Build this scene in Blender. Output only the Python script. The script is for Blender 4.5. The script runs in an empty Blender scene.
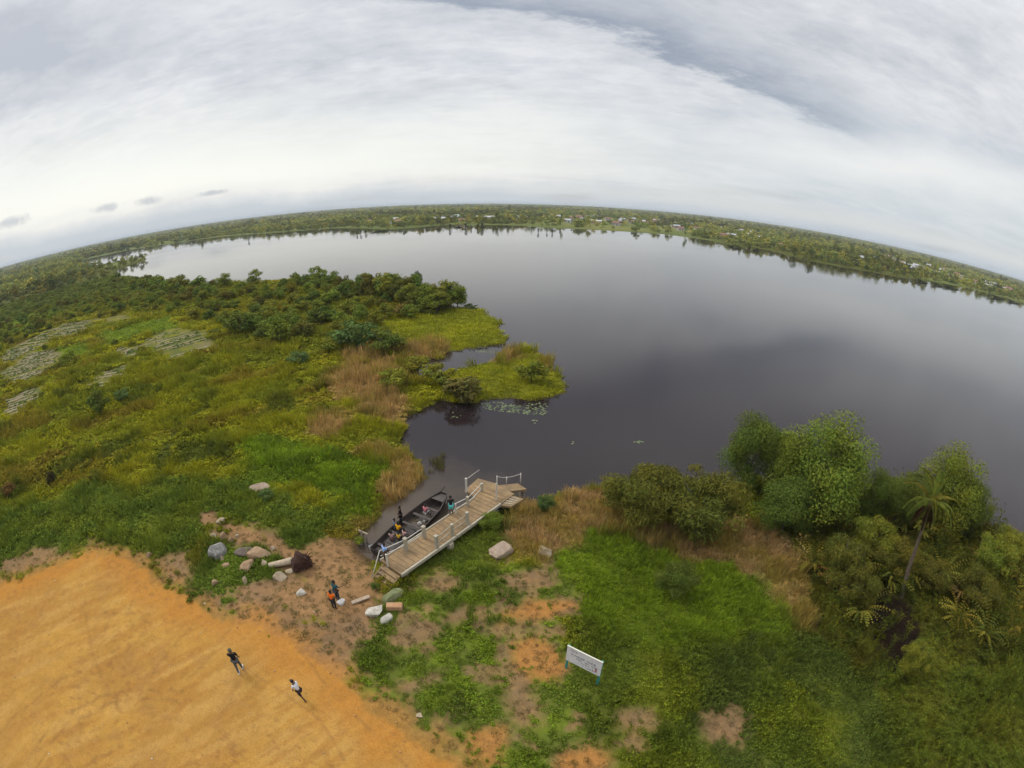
import bpy, bmesh, math, random
import numpy as np
from mathutils import Vector, Matrix, Quaternion
random.seed(7); RNG = np.random.default_rng(7)
scene = bpy.context.scene
COL = scene.collection
R = math.radians

# ------------------------------------------------------------------ camera model (wide action-camera lens, equidistant)
CAM_H = 22.5; FPX = 487.0; PITCH = R(21.25); ROLL = R(0.8)
_f = Vector((0, math.cos(PITCH), -math.sin(PITCH))); _u = Vector((0, math.sin(PITCH), math.cos(PITCH))); _r = Vector((1, 0, 0))
CAM_R = _r*math.cos(ROLL) + _u*math.sin(ROLL); CAM_U = _u*math.cos(ROLL) - _r*math.sin(ROLL); CAM_F = _f
cd = bpy.data.cameras.new('camera'); cam = bpy.data.objects.new('camera', cd); COL.objects.link(cam)
cam.matrix_world = Matrix(((CAM_R.x, CAM_U.x, -CAM_F.x, 0), (CAM_R.y, CAM_U.y, -CAM_F.y, 0), (CAM_R.z, CAM_U.z, -CAM_F.z, CAM_H), (0, 0, 0, 1)))
cd.type = 'PANO'; cd.sensor_width = 36; cd.sensor_height = 27; cd.sensor_fit = 'HORIZONTAL'
cd.clip_start = 0.1; cd.clip_end = 60000
PANO = dict(panorama_type='FISHEYE_LENS_POLYNOMIAL', fisheye_fov=R(180), fisheye_polynomial_k0=0.0,
            fisheye_polynomial_k1=-1.0/(FPX*36/1024), fisheye_polynomial_k2=0.0, fisheye_polynomial_k3=0.0, fisheye_polynomial_k4=0.0)
for k, v in PANO.items():
    for tgt in (cd, getattr(cd, 'cycles', None)):
        if tgt is not None and hasattr(tgt, k):
            try: setattr(tgt, k, v); break
            except Exception: pass
scene.camera = cam

def ray(px, py):
    dx, dy = px-512.0, py-384.0; rr = max(math.hypot(dx, dy), 1e-6); th = rr/FPX; s = math.sin(th)/rr
    return CAM_R*(dx*s) - CAM_U*(dy*s) + CAM_F*math.cos(th)
def at(px, py, z=0.0):
    v = ray(px, py); t = (z-CAM_H)/v.z
    return Vector((v.x*t, v.y*t, z))
def pxpoly(pts, z=0.6): return np.array([at(x, y, z)[:2] for x, y in pts])

# ------------------------------------------------------------------ numpy noise / polygon helpers
def _hash(ix, iy, seed):
    h = (ix.astype(np.int64)*374761393 + iy.astype(np.int64)*668265263 + seed*974634777) & 0x7fffffff
    h = ((h ^ (h >> 13))*1274126177) & 0x7fffffff
    return ((h ^ (h >> 16)) & 0xffff)/65535.0
def vnoise(x, y, seed=0):
    ix, iy = np.floor(x), np.floor(y); fx, fy = x-ix, y-iy
    fx = fx*fx*(3-2*fx); fy = fy*fy*(3-2*fy)
    a = _hash(ix, iy, seed); b = _hash(ix+1, iy, seed); c = _hash(ix, iy+1, seed); d = _hash(ix+1, iy+1, seed)
    return (a*(1-fx)+b*fx)*(1-fy) + (c*(1-fx)+d*fx)*fy
def fbm(x, y, seed=0, o=4):
    s = 0; a = 0.5; t = 0
    for k in range(o):
        s = s + a*vnoise(x, y, seed+k*17); t += a; a *= 0.5; x = x*2.03+3.1; y = y*2.03+1.7
    return s/t
def sstep(a, b, x):
    t = np.clip((x-a)/(b-a), 0, 1); return t*t*(3-2*t)
def poly_sd(x, y, poly):
    """signed distance, positive inside"""
    d = np.full(x.shape, 1e18); ins = np.zeros(x.shape, bool); n = len(poly)
    for i in range(n):
        ax, ay = poly[i]; bx, by = poly[(i+1) % n]; ex, ey = bx-ax, by-ay; L = ex*ex+ey*ey+1e-12
        t = np.clip(((x-ax)*ex+(y-ay)*ey)/L, 0, 1)
        d = np.minimum(d, (x-ax-t*ex)**2 + (y-ay-t*ey)**2)
        c = ((ay > y) != (by > y)); xi = ax + (y-ay)*ex/(ey if abs(ey) > 1e-12 else 1e-12)
        ins ^= c & (x < xi)
    d = np.sqrt(d); return np.where(ins, d, -d)
def line_d(x, y, pts):
    d = np.full(x.shape, 1e18)
    for (ax, ay), (bx, by) in zip(pts[:-1], pts[1:]):
        ex, ey = bx-ax, by-ay; L = ex*ex+ey*ey+1e-12; t = np.clip(((x-ax)*ex+(y-ay)*ey)/L, 0, 1)
        d = np.minimum(d, (x-ax-t*ex)**2 + (y-ay-t*ey)**2)
    return np.sqrt(d)

# ------------------------------------------------------------------ lake outline
FAR_SHORE = [(83,259.5),(97,256),(112,252.7),(130,250),(150,247),(165,244.5),(200,239.5),(219,237),(231,236),(278,232.5),(309,230),(334,228.3),(360,228.3),(383,229.3),(393,229.8),(412,228),
    (435,226),(454,224.6),(469,225.3),(485,225),(520,225.5),(549,228),(579,229),(618,231),(657,233.5),(696,238),(720,243),(738,247),(765,249.5),(789,256),
    (820,263),(858,270),(903,278),(940,283),(969,288),(994,295),(1023,303)]
NEAR_SHORE = [(1023,546),(1000,540),(980,522),(955,505),(930,497),(870,492),(800,484),(750,482),(720,486),(680,488),(640,487),(610,486),(585,490),(560,497),
    (530,501),(512,506),(495,512),(470,526),(440,541),(410,556),(390,566),(374,562),(362,549),(362,540),(372,525),(388,511),(408,494),(428,478),(420,462),(404,452),(401,440),(404,429),(405,421),(417,413),
    (431,405),(439,402),(453,404),(480,402),(489,398),(519,399),(546,399),(562,392),(562,383),(551,361),(532,350),(502,353),(491,360),(475,366),(458,371),(440,374),(426,378),(416,376),(416,362),
    (437,357),(453,351),(486,347),(503,344),(508,339),(500,331),(497,320),(480,309),(461,308),(445,304),(420,297),(395,291),(360,284),(320,281),(280,281),(240,284),(200,286),(160,286),(135,282),(118,278),(112,274.5),(120,269.5),(130,265.5),(144,261.5),(147,258.8),(144,257.8),(133,259),(116,262),(97,265),(85,266)]
lake = [tuple(at(x, y, 0)[:2]) for x, y in FAR_SHORE] + [(760,240),(820,-60),(300,-90),(110,-20),(70,20)] + [tuple(at(x, y, 0)[:2]) for x, y in NEAR_SHORE]
POND = [tuple(at(x, y, 0)[:2]) for x, y in [(-2,275.5),(16,270.5),(14,268),(-2,272)]]
LAKE = np.array(lake); POND = np.array(POND)
def shore_sd(x, y):
    """distance to the water's edge, positive on land"""
    r = np.hypot(x, y); amp = np.clip(r*0.02, 0.35, 5)
    nx = x + (fbm(x/2.2, y/2.2, 3)-0.5)*amp*2; ny = y + (fbm(x/2.2, y/2.2, 9)-0.5)*amp*2
    return -np.maximum(poly_sd(nx, ny, LAKE), poly_sd(nx, ny, POND))
def height_from_sd(x, y, sd):
    near = np.exp(-((x+2)**2 + (y-16)**2)/22.0**2)
    top = 0.38 + 0.55*near + 0.25*(fbm(x/14, y/14, 21)-0.5) + 0.14*(fbm(x/2.5, y/2.5, 22)-0.5)*near
    h = np.where(sd > 0, top*sstep(0, 2.6, sd) + 0.02, np.maximum(-1.6, sd*0.45))
    return np.where(sd > 0, np.maximum(h, 0.02), h)
def ground_z(x, y):
    X, Y = np.array([float(x)]), np.array([float(y)])
    return float(height_from_sd(X, Y, shore_sd(X, Y))[0])
def on_ground(px, py):
    z = 0.8
    for _ in range(3):
        p = at(px, py, z); z = ground_z(p.x, p.y)
    p = at(px, py, z); return p

# ------------------------------------------------------------------ object helpers
def tag(o, label=None, cat=None, group=None, kind=None):
    if label: o['label'] = label
    if cat: o['category'] = cat
    if group: o['group'] = group
    if kind: o['kind'] = kind
    return o
def empty(name, loc, rz=0.0, label=None, cat=None, group=None):
    o = bpy.data.objects.new(name, None); COL.objects.link(o); o.location = loc; o.rotation_euler = (0, 0, rz); o.empty_display_size = 0.3
    return tag(o, label, cat, group)
def link_mesh(name, me, mats, parent=None):
    o = bpy.data.objects.new(name, me); COL.objects.link(o)
    for m in (mats if isinstance(mats, (list, tuple)) else [mats]): me.materials.append(m)
    if parent is not None: o.parent = parent
    return o
def np_mesh(name, V, F, smooth=False, attrs=None):
    """V (n,3); F (m,k) constant k"""
    me = bpy.data.meshes.new(name); V = np.asarray(V, np.float32); F = np.asarray(F, np.int32); m, k = F.shape
    me.vertices.add(len(V)); me.vertices.foreach_set('co', V.ravel())
    me.loops.add(m*k); me.loops.foreach_set('vertex_index', F.ravel())
    me.polygons.add(m); me.polygons.foreach_set('loop_start', np.arange(0, m*k, k, dtype=np.int32))
    me.polygons.foreach_set('loop_total', np.full(m, k, np.int32))
    if smooth: me.polygons.foreach_set('use_smooth', np.ones(m, bool))
    me.update(calc_edges=True)
    for an, (ty, arr) in (attrs or {}).items():
        a = me.attributes.new(an, ty, 'POINT')
        a.data.foreach_set('color' if 'COLOR' in ty else ('vector' if ty == 'FLOAT_VECTOR' else 'value'), np.asarray(arr).ravel())
    return me
class MB:
    """collects boxes, bars and tubes into one mesh"""
    def __init__(self): self.bm = bmesh.new()
    def box(self, c, size, rot=None, bevel=0.0):
        bm2 = bmesh.new(); bmesh.ops.create_cube(bm2, size=1.0)
        for v in bm2.verts: v.co = Vector((v.co.x*size[0], v.co.y*size[1], v.co.z*size[2]))
        if bevel: bmesh.ops.bevel(bm2, geom=list(bm2.edges), offset=bevel, segments=1, affect='EDGES')
        M = Matrix.Translation(c) @ (rot.to_matrix().to_4x4() if isinstance(rot, Quaternion) else (rot.to_4x4() if rot is not None else Matrix.Identity(4)))
        bm2.transform(M); me = bpy.data.meshes.new('t'); bm2.to_mesh(me); self.bm.from_mesh(me); bpy.data.meshes.remove(me); bm2.free(); return self
    def bar(self, a, b, w, h, bevel=0.0):
        a, b = Vector(a), Vector(b); d = b-a; L = d.length; x = d.normalized(); z = Vector((0, 0, 1))
        if abs(x.z) > 0.98: z = Vector((0, 1, 0))
        y = z.cross(x).normalized(); z = x.cross(y)
        return self.box((a+b)/2, (L, w, h), Matrix((x, y, z)).transposed(), bevel)
    def tube(self, pts, radii, n=8, cap=True):
        pts = [Vector(p) for p in pts]; rings = []
        for i, p in enumerate(pts):
            d = (pts[min(i+1, len(pts)-1)] - pts[max(i-1, 0)]).normalized()
            a = Vector((0, 0, 1)) if abs(d.z) < 0.9 else Vector((1, 0, 0)); u = d.cross(a).normalized(); v = d.cross(u)
            r = radii[i] if isinstance(radii, (list, tuple)) else radii
            rings.append([self.bm.verts.new(p + (u*math.cos(k*2*math.pi/n) + v*math.sin(k*2*math.pi/n))*r) for k in range(n)])
        for A, B in zip(rings[:-1], rings[1:]):
            for k in range(n): self.bm.faces.new((A[k], A[(k+1) % n], B[(k+1) % n], B[k])).smooth = True
        if cap:
            self.bm.faces.new(list(reversed(rings[0]))); self.bm.faces.new(rings[-1])
        return self
    def poly_prism(self, pts, z0, z1):
        a = [self.bm.verts.new((p[0], p[1], z0)) for p in pts]; b = [self.bm.verts.new((p[0], p[1], z1)) for p in pts]; n = len(pts)
        self.bm.faces.new(list(reversed(a))); self.bm.faces.new(b)
        for i in range(n): self.bm.faces.new((a[i], a[(i+1) % n], b[(i+1) % n], b[i]))
        return self
    def build(self, name, mat, parent=None, origin=None):
        bmesh.ops.recalc_face_normals(self.bm, faces=list(self.bm.faces)); me = bpy.data.meshes.new(name)
        if origin is not None: self.bm.transform(Matrix.Translation(-Vector(origin)))
        self.bm.to_mesh(me); self.bm.free(); o = link_mesh(name, me, mat, parent)
        if origin is not None and parent is None: o.location = origin
        return o

# ------------------------------------------------------------------ material helpers
class NT:
    def __init__(self, nt): self.nt = nt; nt.nodes.clear()
    def n(self, ty, **kw):
        nd = self.nt.nodes.new(ty)
        for k, v in kw.items():
            if k == 'ins':
                for kk, vv in v.items():
                    if isinstance(vv, bpy.types.NodeSocket): self.nt.links.new(vv, nd.inputs[kk])
                    else: nd.inputs[kk].default_value = vv
            else: setattr(nd, k, v)
        return nd
    def l(self, a, b): self.nt.links.new(a, b)
    def math(self, op, a, b=None, clamp=False):
        ins = {0: a}
        if b is not None: ins[1] = b
        return self.n('ShaderNodeMath', operation=op, use_clamp=clamp, ins=ins).outputs[0]
    def mix(self, f, a, b, mode='MIX'):
        nd = self.n('ShaderNodeMix', data_type='RGBA', blend_type=mode)
        for s, v in ((nd.inputs[0], f), (nd.inputs[6], a), (nd.inputs[7], b)):
            if isinstance(v, bpy.types.NodeSocket): self.l(v, s)
            else: s.default_value = v if not isinstance(v, (tuple, list)) or len(v) == 4 else (*v, 1)
        return nd.outputs[2]
    def noise(self, vec, scale, detail=4, rough=0.55, dist=0.0):
        ins = {'Scale': scale, 'Detail': detail, 'Roughness': rough, 'Distortion': dist}
        if vec is not None: ins['Vector'] = vec
        return self.n('ShaderNodeTexNoise', ins=ins).outputs[0]
    def ramp(self, f, a, b, lo=0.0, hi=1.0):
        return self.n('ShaderNodeMapRange', clamp=True, ins={0: f, 1: a, 2: b, 3: lo, 4: hi}).outputs[0]
def new_mat(name):
    m = bpy.data.materials.new(name); m.use_nodes = True; return m, NT(m.node_tree)
def rough_mat(name, c1, c2, scale=3.0, rough=0.85, bump=0.3, detail=5, spec=0.3, metal=0.0, bscale=None):
    m, t = new_mat(name); co = t.n('ShaderNodeTexCoord').outputs['Object']
    nz = t.noise(co, scale, detail, 0.62); f = t.ramp(nz, 0.32, 0.68); c = t.mix(f, c1, c2)
    n2 = t.noise(co, bscale or scale*6, 4, 0.6); c = t.mix(0.35, c, t.mix(n2, (0.55, 0.55, 0.55), (1.4, 1.4, 1.4)), 'MULTIPLY')
    p = t.n('ShaderNodeBsdfPrincipled', ins={'Base Color': c, 'Roughness': rough, 'Specular IOR Level': spec, 'Metallic': metal})
    if bump:
        b = t.n('ShaderNodeBump', ins={'Strength': bump, 'Distance': 0.05, 'Height': n2}); t.l(b.outputs[0], p.inputs['Normal'])
    t.l(p.outputs[0], t.n('ShaderNodeOutputMaterial').inputs[0]); return m
def leaf_mat(name, source, spec=0.02, rough=0.8, trans=0.24):
    """source: 'instancer' (tint attribute of the scatter), 'object' (object colour)"""
    m, t = new_mat(name)
    if source == 'instancer': base = t.n('ShaderNodeAttribute', attribute_type='INSTANCER', attribute_name='tint').outputs['Color']
    else: base = t.n('ShaderNodeObjectInfo').outputs['Color']
    var = t.n('ShaderNodeAttribute', attribute_type='GEOMETRY', attribute_name='leafvar').outputs['Color']
    c = t.mix(1.0, base, var, 'MULTIPLY')
    d = t.n('ShaderNodeBsdfPrincipled', ins={'Base Color': c, 'Roughness': rough, 'Specular IOR Level': spec})
    tr = t.n('ShaderNodeBsdfTranslucent', ins={'Color': c})
    mx = t.n('ShaderNodeMixShader', ins={0: trans, 1: d.outputs[0], 2: tr.outputs[0]})
    t.l(mx.outputs[0], t.n('ShaderNodeOutputMaterial').inputs[0]); return m
LEAF_I = leaf_mat('leaf_scatter', 'instancer'); LEAF_O = leaf_mat('leaf_crown', 'object')
BARK = rough_mat('bark', (0.055, 0.045, 0.032), (0.10, 0.085, 0.062), 4, bump=0.6)
# ------------------------------------------------------------------ sky, sun, exposure
SUN_EL, SUN_AZ = R(48), R(-60)          # azimuth measured from +Y (into the picture) towards +X
world = bpy.data.worlds.new('World'); scene.world = world; world.use_nodes = True
t = NT(world.node_tree)
sky = t.n('ShaderNodeTexSky', sky_type='NISHITA', sun_disc=False, sun_elevation=SUN_EL, sun_rotation=SUN_AZ, altitude=20, air_density=1.2, dust_density=2.0, ozone_density=1.0)
gen = t.n('ShaderNodeTexCoord').outputs['Generated']
sep = t.n('ShaderNodeSeparateXYZ', ins={0: gen}); X, Y, Z = sep.outputs
zc = t.math('MAXIMUM', Z, 0.0)
den = t.math('ADD', zc, 0.10)
pv = t.n('ShaderNodeCombineXYZ', ins={0: t.math('DIVIDE', X, den), 1: t.math('DIVIDE', Y, den), 2: 0.0}).outputs[0]
# soft cloud sheet, slightly drawn out along one direction
fine = t.ramp(Z, 0.03, 0.22)
mp = t.n('ShaderNodeMapping', ins={'Vector': pv, 'Rotation': (0, 0, R(-24)), 'Scale': (0.75, 1.15, 1.0), 'Location': (1.3, 0.4, 0)}).outputs[0]
n1 = t.noise(mp, 0.8, 8, 0.58, 0.10)
mp2 = t.n('ShaderNodeMapping', ins={'Vector': pv, 'Rotation': (0, 0, R(-20)), 'Scale': (0.9, 1.2, 1.0), 'Location': (4.3, 2.1, 0)}).outputs[0]
n2 = t.noise(mp2, 2.4, 10, 0.64, 0.12)
puff = t.noise(t.n('ShaderNodeMapping', ins={'Vector': gen, 'Scale': (1, 1, 2.2)}).outputs[0], 9.0, 9, 0.66, 0.15)
mp3 = t.n('ShaderNodeMapping', ins={'Vector': pv, 'Rotation': (0, 0, R(15)), 'Location': (0.3, 5.1, 0)}).outputs[0]
n3 = t.noise(mp3, 0.5, 3, 0.5, 0.2)
dk = t.math('ADD', t.math('MULTIPLY', t.ramp(n1, 0.38, 0.66), 0.36), t.math('MULTIPLY', t.math('MULTIPLY', t.ramp(n2, 0.36, 0.66), 0.26), fine))
wisp = t.noise(t.n('ShaderNodeMapping', ins={'Vector': pv, 'Rotation': (0, 0, R(-20)), 'Scale': (3.0, 7.0, 1.0)}).outputs[0], 1.6, 10, 0.68, 0.3)
dk = t.math('ADD', dk, t.math('MULTIPLY', t.math('SUBTRACT', puff, 0.5), 0.62))
dk = t.math('ADD', dk, t.math('MULTIPLY', t.math('MULTIPLY', t.math('SUBTRACT', wisp, 0.5), 0.60), fine))
dk = t.math('SUBTRACT', dk, 0.06, True)
# the dark street: a line in the cloud plane, sharp towards the horizon, soft towards the zenith
ps = t.n('ShaderNodeSeparateXYZ', ins={0: pv}).outputs
fl = t.math('SUBTRACT', ps[1], t.math('ADD', t.math('MULTIPLY', ps[0], 0.37), 1.95))
fl = t.math('ADD', fl, t.math('MULTIPLY', t.math('SUBTRACT', t.noise(mp, 2.2, 10, 0.70), 0.5), 0.80))
st = t.math('MULTIPLY', t.ramp(fl, -0.06, 0.10, 1.0, 0.0), t.ramp(fl, -0.75, -0.08, 0.0, 1.0))
st = t.math('MULTIPLY', st, t.math('MULTIPLY', t.ramp(ps[0], -1.0, -0.2), t.ramp(ps[0], 1.9, 2.9, 1.0, 0.0)))
st = t.math('MULTIPLY', st, t.ramp(n2, 0.3, 0.6, 0.8, 1.05))
st2 = t.math('MULTIPLY', t.ramp(fl, -0.9, -0.2), t.math('MULTIPLY', t.ramp(fl, -0.1, 0.1, 1.0, 0.0), t.math('MULTIPLY', t.ramp(ps[0], 0.1, 0.7), t.ramp(ps[0], 1.3, 2.2, 1.0, 0.0))))
dk = t.math('MAXIMUM', dk, t.math('MAXIMUM', t.math('MULTIPLY', st, 0.98), t.math('MULTIPLY', st2, 0.45)))
lfp = t.n('ShaderNodeVectorMath', operation='DISTANCE', ins={0: pv, 1: (-1.75, 1.1, 0)}).outputs['Value']
dk = t.math('MAXIMUM', dk, t.math('MULTIPLY', t.ramp(t.math('ADD', lfp, t.math('MULTIPLY', t.math('SUBTRACT', n2, 0.5), 1.6)), 0.2, 0.95, 1.0, 0.0), 0.68))
white = (0.725, 0.732, 0.748, 1); grey = (0.31, 0.35, 0.42, 1)
cl = t.mix(dk, white, grey)
# towards the horizon: pale warm light under the cloud edge, most of it on the left; bluer cloud on the right
az = t.n('ShaderNodeVectorMath', operation='NORMALIZE', ins={0: t.n('ShaderNodeCombineXYZ', ins={0: X, 1: Y, 2: 0.0}).outputs[0]}).outputs[0]
lf = t.n('ShaderNodeVectorMath', operation='DOT_PRODUCT', ins={0: az, 1: (-0.66, 0.75, 0.0)}).outputs['Value']
lfm = t.ramp(lf, 0.45, 1.0)
rf = t.n('ShaderNodeVectorMath', operation='DOT_PRODUCT', ins={0: az, 1: (0.85, 0.53, 0.0)}).outputs['Value']
wig = t.math('MULTIPLY', t.math('SUBTRACT', t.noise(gen, 4.0, 6, 0.6), 0.5), 0.07)
e = t.math('ADD', Z, wig)
blue = t.math('MULTIPLY', t.math('MULTIPLY', t.ramp(rf, 0.55, 0.95), t.ramp(e, 0.16, 0.28, 1.0, 0.0)), t.ramp(n2, 0.3, 0.65, 0.6, 1.0))
cl = t.mix(t.math('MULTIPLY', blue, 0.75), cl, (0.46, 0.53, 0.60, 1))
pal = t.n('ShaderNodeVectorMath', operation='DOT_PRODUCT', ins={0: az, 1: (0.70, 0.714, 0.0)}).outputs['Value']
pal = t.math('MULTIPLY', t.ramp(pal, 0.90, 1.0), t.math('MULTIPLY', t.ramp(e, 0.09, 0.14), t.ramp(e, 0.16, 0.21, 1.0, 0.0)))
cl = t.mix(t.math('MULTIPLY', pal, 0.8), cl, (0.82, 0.82, 0.81, 1))
glow = t.math('MULTIPLY', t.ramp(e, 0.02, 0.075), t.ramp(e, 0.10, 0.27, 1.0, 0.0))
glow = t.math('MULTIPLY', glow, t.ramp(lfm, 0.0, 1.0, 0.22, 1.0))
cl = t.mix(glow, cl, (0.87, 0.875, 0.82, 1))
bank = t.math('MULTIPLY', t.ramp(e, 0.02, 0.05, 1.0, 0.0), t.ramp(lf, 0.35, 0.95, 0.45, 1.0))
cl = t.mix(t.math('MULTIPLY', bank, 0.85), cl, (0.50, 0.565, 0.62, 1))
low = t.math('MULTIPLY', t.math('MULTIPLY', t.ramp(Z, 0.008, 0.025), t.ramp(Z, 0.03, 0.055, 1.0, 0.0)), t.ramp(rf, 0.3, 0.9))
cl = t.mix(t.math('MULTIPLY', low, 0.6), cl, (0.70, 0.70, 0.67, 1))
# small dark cloudlets near the left horizon
for (px, py, sx, sy) in ((107, 208, 0.030, 0.009), (148, 201, 0.026, 0.009), (208, 194, 0.022, 0.0055), (218, 192, 0.020, 0.0055), (12, 222, 0.035, 0.010)):
    v = ray(px, py).normalized(); right = v.cross(Vector((0, 0, 1))).normalized(); up = right.cross(v)
    a = t.n('ShaderNodeVectorMath', operation='DOT_PRODUCT', ins={0: gen, 1: right}).outputs['Value']
    b = t.n('ShaderNodeVectorMath', operation='DOT_PRODUCT', ins={0: gen, 1: up}).outputs['Value']
    c0 = t.n('ShaderNodeVectorMath', operation='DOT_PRODUCT', ins={0: gen, 1: v}).outputs['Value']
    d = t.math('SQRT', t.math('ADD', t.math('POWER', t.math('DIVIDE', a, sx), 2.0), t.math('POWER', t.math('DIVIDE', b, sy), 2.0)))
    d = t.math('ADD', d, t.math('MULTIPLY', t.math('SUBTRACT', t.noise(gen, 60, 4, 0.6), 0.5), 1.6))
    msk = t.math('MULTIPLY', t.ramp(d, 0.35, 1.15, 1.0, 0.0), t.math('GREATER_THAN', c0, 0.5))
    cl = t.mix(t.math('MULTIPLY', msk, 0.8), cl, (0.50, 0.53, 0.57, 1))
skyc = t.mix(1.0, sky.outputs[0], (0.10, 0.10, 0.10, 1), 'MULTIPLY')
# thin cloud everywhere, a few bluer gaps on the right
gap = t.math('MULTIPLY', t.ramp(n3, 0.55, 0.75), 0.25)
col = t.mix(t.math('SUBTRACT', 0.93, gap), skyc, cl)
SKY_GAIN = 10.0
# an overcast sky is brighter overhead than at the horizon
zen = t.ramp(Z, 0.42, 0.95, SKY_GAIN*1.06, SKY_GAIN*2.3)
zen = t.n('ShaderNodeCombineXYZ', ins={0: zen, 1: zen, 2: zen}).outputs[0]
bg = t.n('ShaderNodeBackground', ins={'Color': t.mix(1.0, col, zen, 'MULTIPLY'), 'Strength': 0.1})
t.l(bg.outputs[0], t.n('ShaderNodeOutputWorld').inputs[0])
sl = bpy.data.lights.new('sun', 'SUN'); sl.energy = 1.5; sl.angle = R(14); sl.color = (1.0, 0.965, 0.90)
so = bpy.data.objects.new('sun', sl); COL.objects.link(so)
sd_ = Vector((math.sin(SUN_AZ)*math.cos(SUN_EL), math.cos(SUN_AZ)*math.cos(SUN_EL), math.sin(SUN_EL)))
so.rotation_euler = sd_.to_track_quat('Z', 'Y').to_euler(); so.location = sd_*200
vs = scene.view_settings; vs.view_transform = 'Standard'; vs.look = 'None'; vs.exposure = 0.10; vs.gamma = 1.0; vs.use_curve_mapping = False
cy = scene.cycles; cy.max_bounces = 6; cy.diffuse_bounces = 2; cy.glossy_bounces = 3; cy.transmission_bounces = 3; cy.transparent_max_bounces = 4
cy.use_denoising = True; cy.caustics_reflective = False; cy.caustics_refractive = False

# ------------------------------------------------------------------ water
m, t = new_mat('lake_water')
pos = t.n('ShaderNodeNewGeometry').outputs['Position']
dch = t.n('ShaderNodeVectorMath', operation='DISTANCE', ins={0: pos, 1: at(392, 522, 0)}).outputs['Value']
mud = t.ramp(t.math('ADD', dch, t.math('MULTIPLY', t.noise(pos, 0.5, 4), 5.0)), 3.5, 14.0, 1.0, 0.0)
wc = t.mix(mud, (0.018, 0.012, 0.012, 1), (0.085, 0.064, 0.044, 1))
dist = t.n('ShaderNodeVectorMath', operation='LENGTH', ins={0: pos}).outputs['Value']
wav = t.noise(t.n('ShaderNodeMapping', ins={'Vector': pos, 'Rotation': (0, 0, R(25)), 'Scale': (1, 2.2, 1)}).outputs[0], 1.6, 3, 0.5)
patch = t.ramp(t.noise(pos, 0.018, 3, 0.5), 0.42, 0.62)
bmp = t.n('ShaderNodeBump', ins={'Strength': t.math('MULTIPLY', t.ramp(dist, 30, 260, 0.06, 0.02), t.ramp(patch, 0, 1, 0.4, 1.0)), 'Distance': 0.25, 'Height': wav})
p = t.n('ShaderNodeBsdfPrincipled', ins={'Base Color': wc, 'Roughness': t.ramp(patch, 0, 1, 0.03, 0.075), 'IOR': 1.333, 'Specular IOR Level': 0.5, 'Normal': bmp.outputs[0]})
t.l(p.outputs[0], t.n('ShaderNodeOutputMaterial').inputs[0]); WATER = m
me = np_mesh('water', [(-1500, -200, 0), (1200, -200, 0), (1200, 1100, 0), (-1500, 1100, 0)], [(0, 1, 2, 3)])
tag(link_mesh('water', me, WATER), 'still dark brown lake water mirroring the clouds', 'lake', kind='structure')
# ------------------------------------------------------------------ zones of soil and plant cover (plan outlines)
SAND = pxpoly([(-60,610),(0,584),(30,574),(62,563),(95,551),(130,560),(160,588),(195,606),(225,622),(262,628),(296,652),(325,668),(345,690),(372,714),(420,744),(452,768),(470,800),(300,900),(0,900),(-150,800)])
DIRT = pxpoly([(205,512),(232,520),(262,534),(300,548),(330,534),(366,526),(372,552),(380,582),(388,600),(372,622),(372,640),(352,655),(356,690),(330,690),(296,664),(262,640),(225,628),(206,600),(240,590),(282,580),(272,556),(240,545),(205,535)])
PATH = pxpoly([(212,516),(232,522),(262,535),(300,547),(330,536),(366,527),(373,553),(380,580),(388,600),(372,610),(340,622),(300,620),(280,600),(300,580),(285,560),(262,546),(232,534)])
BARE = [pxpoly(p) for p in (
    [(512,648),(530,640),(552,650),(572,672),(560,686),(534,684),(516,670)], [(508,664),(528,668),(530,695),(540,720),(522,726),(508,700)],
    [(408,584),(440,572),(462,590),(448,600),(420,596)], [(440,620),(470,612),(468,626),(440,630)], [(494,618),(530,604),(570,602),(580,612),(540,622),(500,628)],
    [(560,600),(582,602),(580,616),(560,614)], [(556,750),(590,742),(612,760),(600,790),(550,790)], [(470,735),(505,728),(512,770),(470,790)],
    [(700,716),(730,706),(748,722),(740,750),(705,742)], [(392,690),(420,680),(450,672),(440,690),(404,700)], [(384,640),(420,616),(450,630),(420,650),(390,660)],
    [(505,580),(545,572),(550,588),(515,592)], [(0,560),(40,545),(80,552),(40,566),(0,578)], [(150,560),(185,555),(200,575),(190,600),(165,585)], [(130,470),(150,478),(140,486)],
    [(620,720),(650,712),(660,726),(632,734)])]
ORANGE_SPOTS = [BARE[0], BARE[6], BARE[7], BARE[4]]
PLOTS_PX = dict(  # vegetable plots: (outline, soil colour)
    a=[(0,352),(60,324),(95,318),(98,326),(60,338),(0,366)], b=[(0,372),(30,352),(62,346),(66,362),(30,378),(0,388)],
    c=[(0,402),(22,388),(40,384),(44,398),(20,414),(0,420)], d=[(80,386),(100,372),(130,362),(132,376),(100,388)],
    e=[(140,340),(175,328),(212,330),(218,348),(175,360),(150,352)], f=[(102,318),(125,314),(128,320),(104,322)], g=[(60,330),(80,322),(86,328),(64,338)], h=[(104,352),(124,344),(150,352),(128,360)])
PLOTS = {k: pxpoly(v) for k, v in PLOTS_PX.items()}
GREENPLOT = [pxpoly(p) for p in ([(0,325),(40,312),(64,310),(30,328),(0,335)], [(96,336),(140,322),(170,316),(178,326),(140,336),(110,344)], [(56,350),(84,342),(90,352),(60,358)])]
TONGUE = pxpoly([(378,330),(400,312),(430,306),(470,304),(520,318),(520,345),(480,352),(430,352),(390,350)])
ISLET = pxpoly([(462,368),(500,352),(560,352),(575,392),(546,408),(480,404)])
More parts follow.
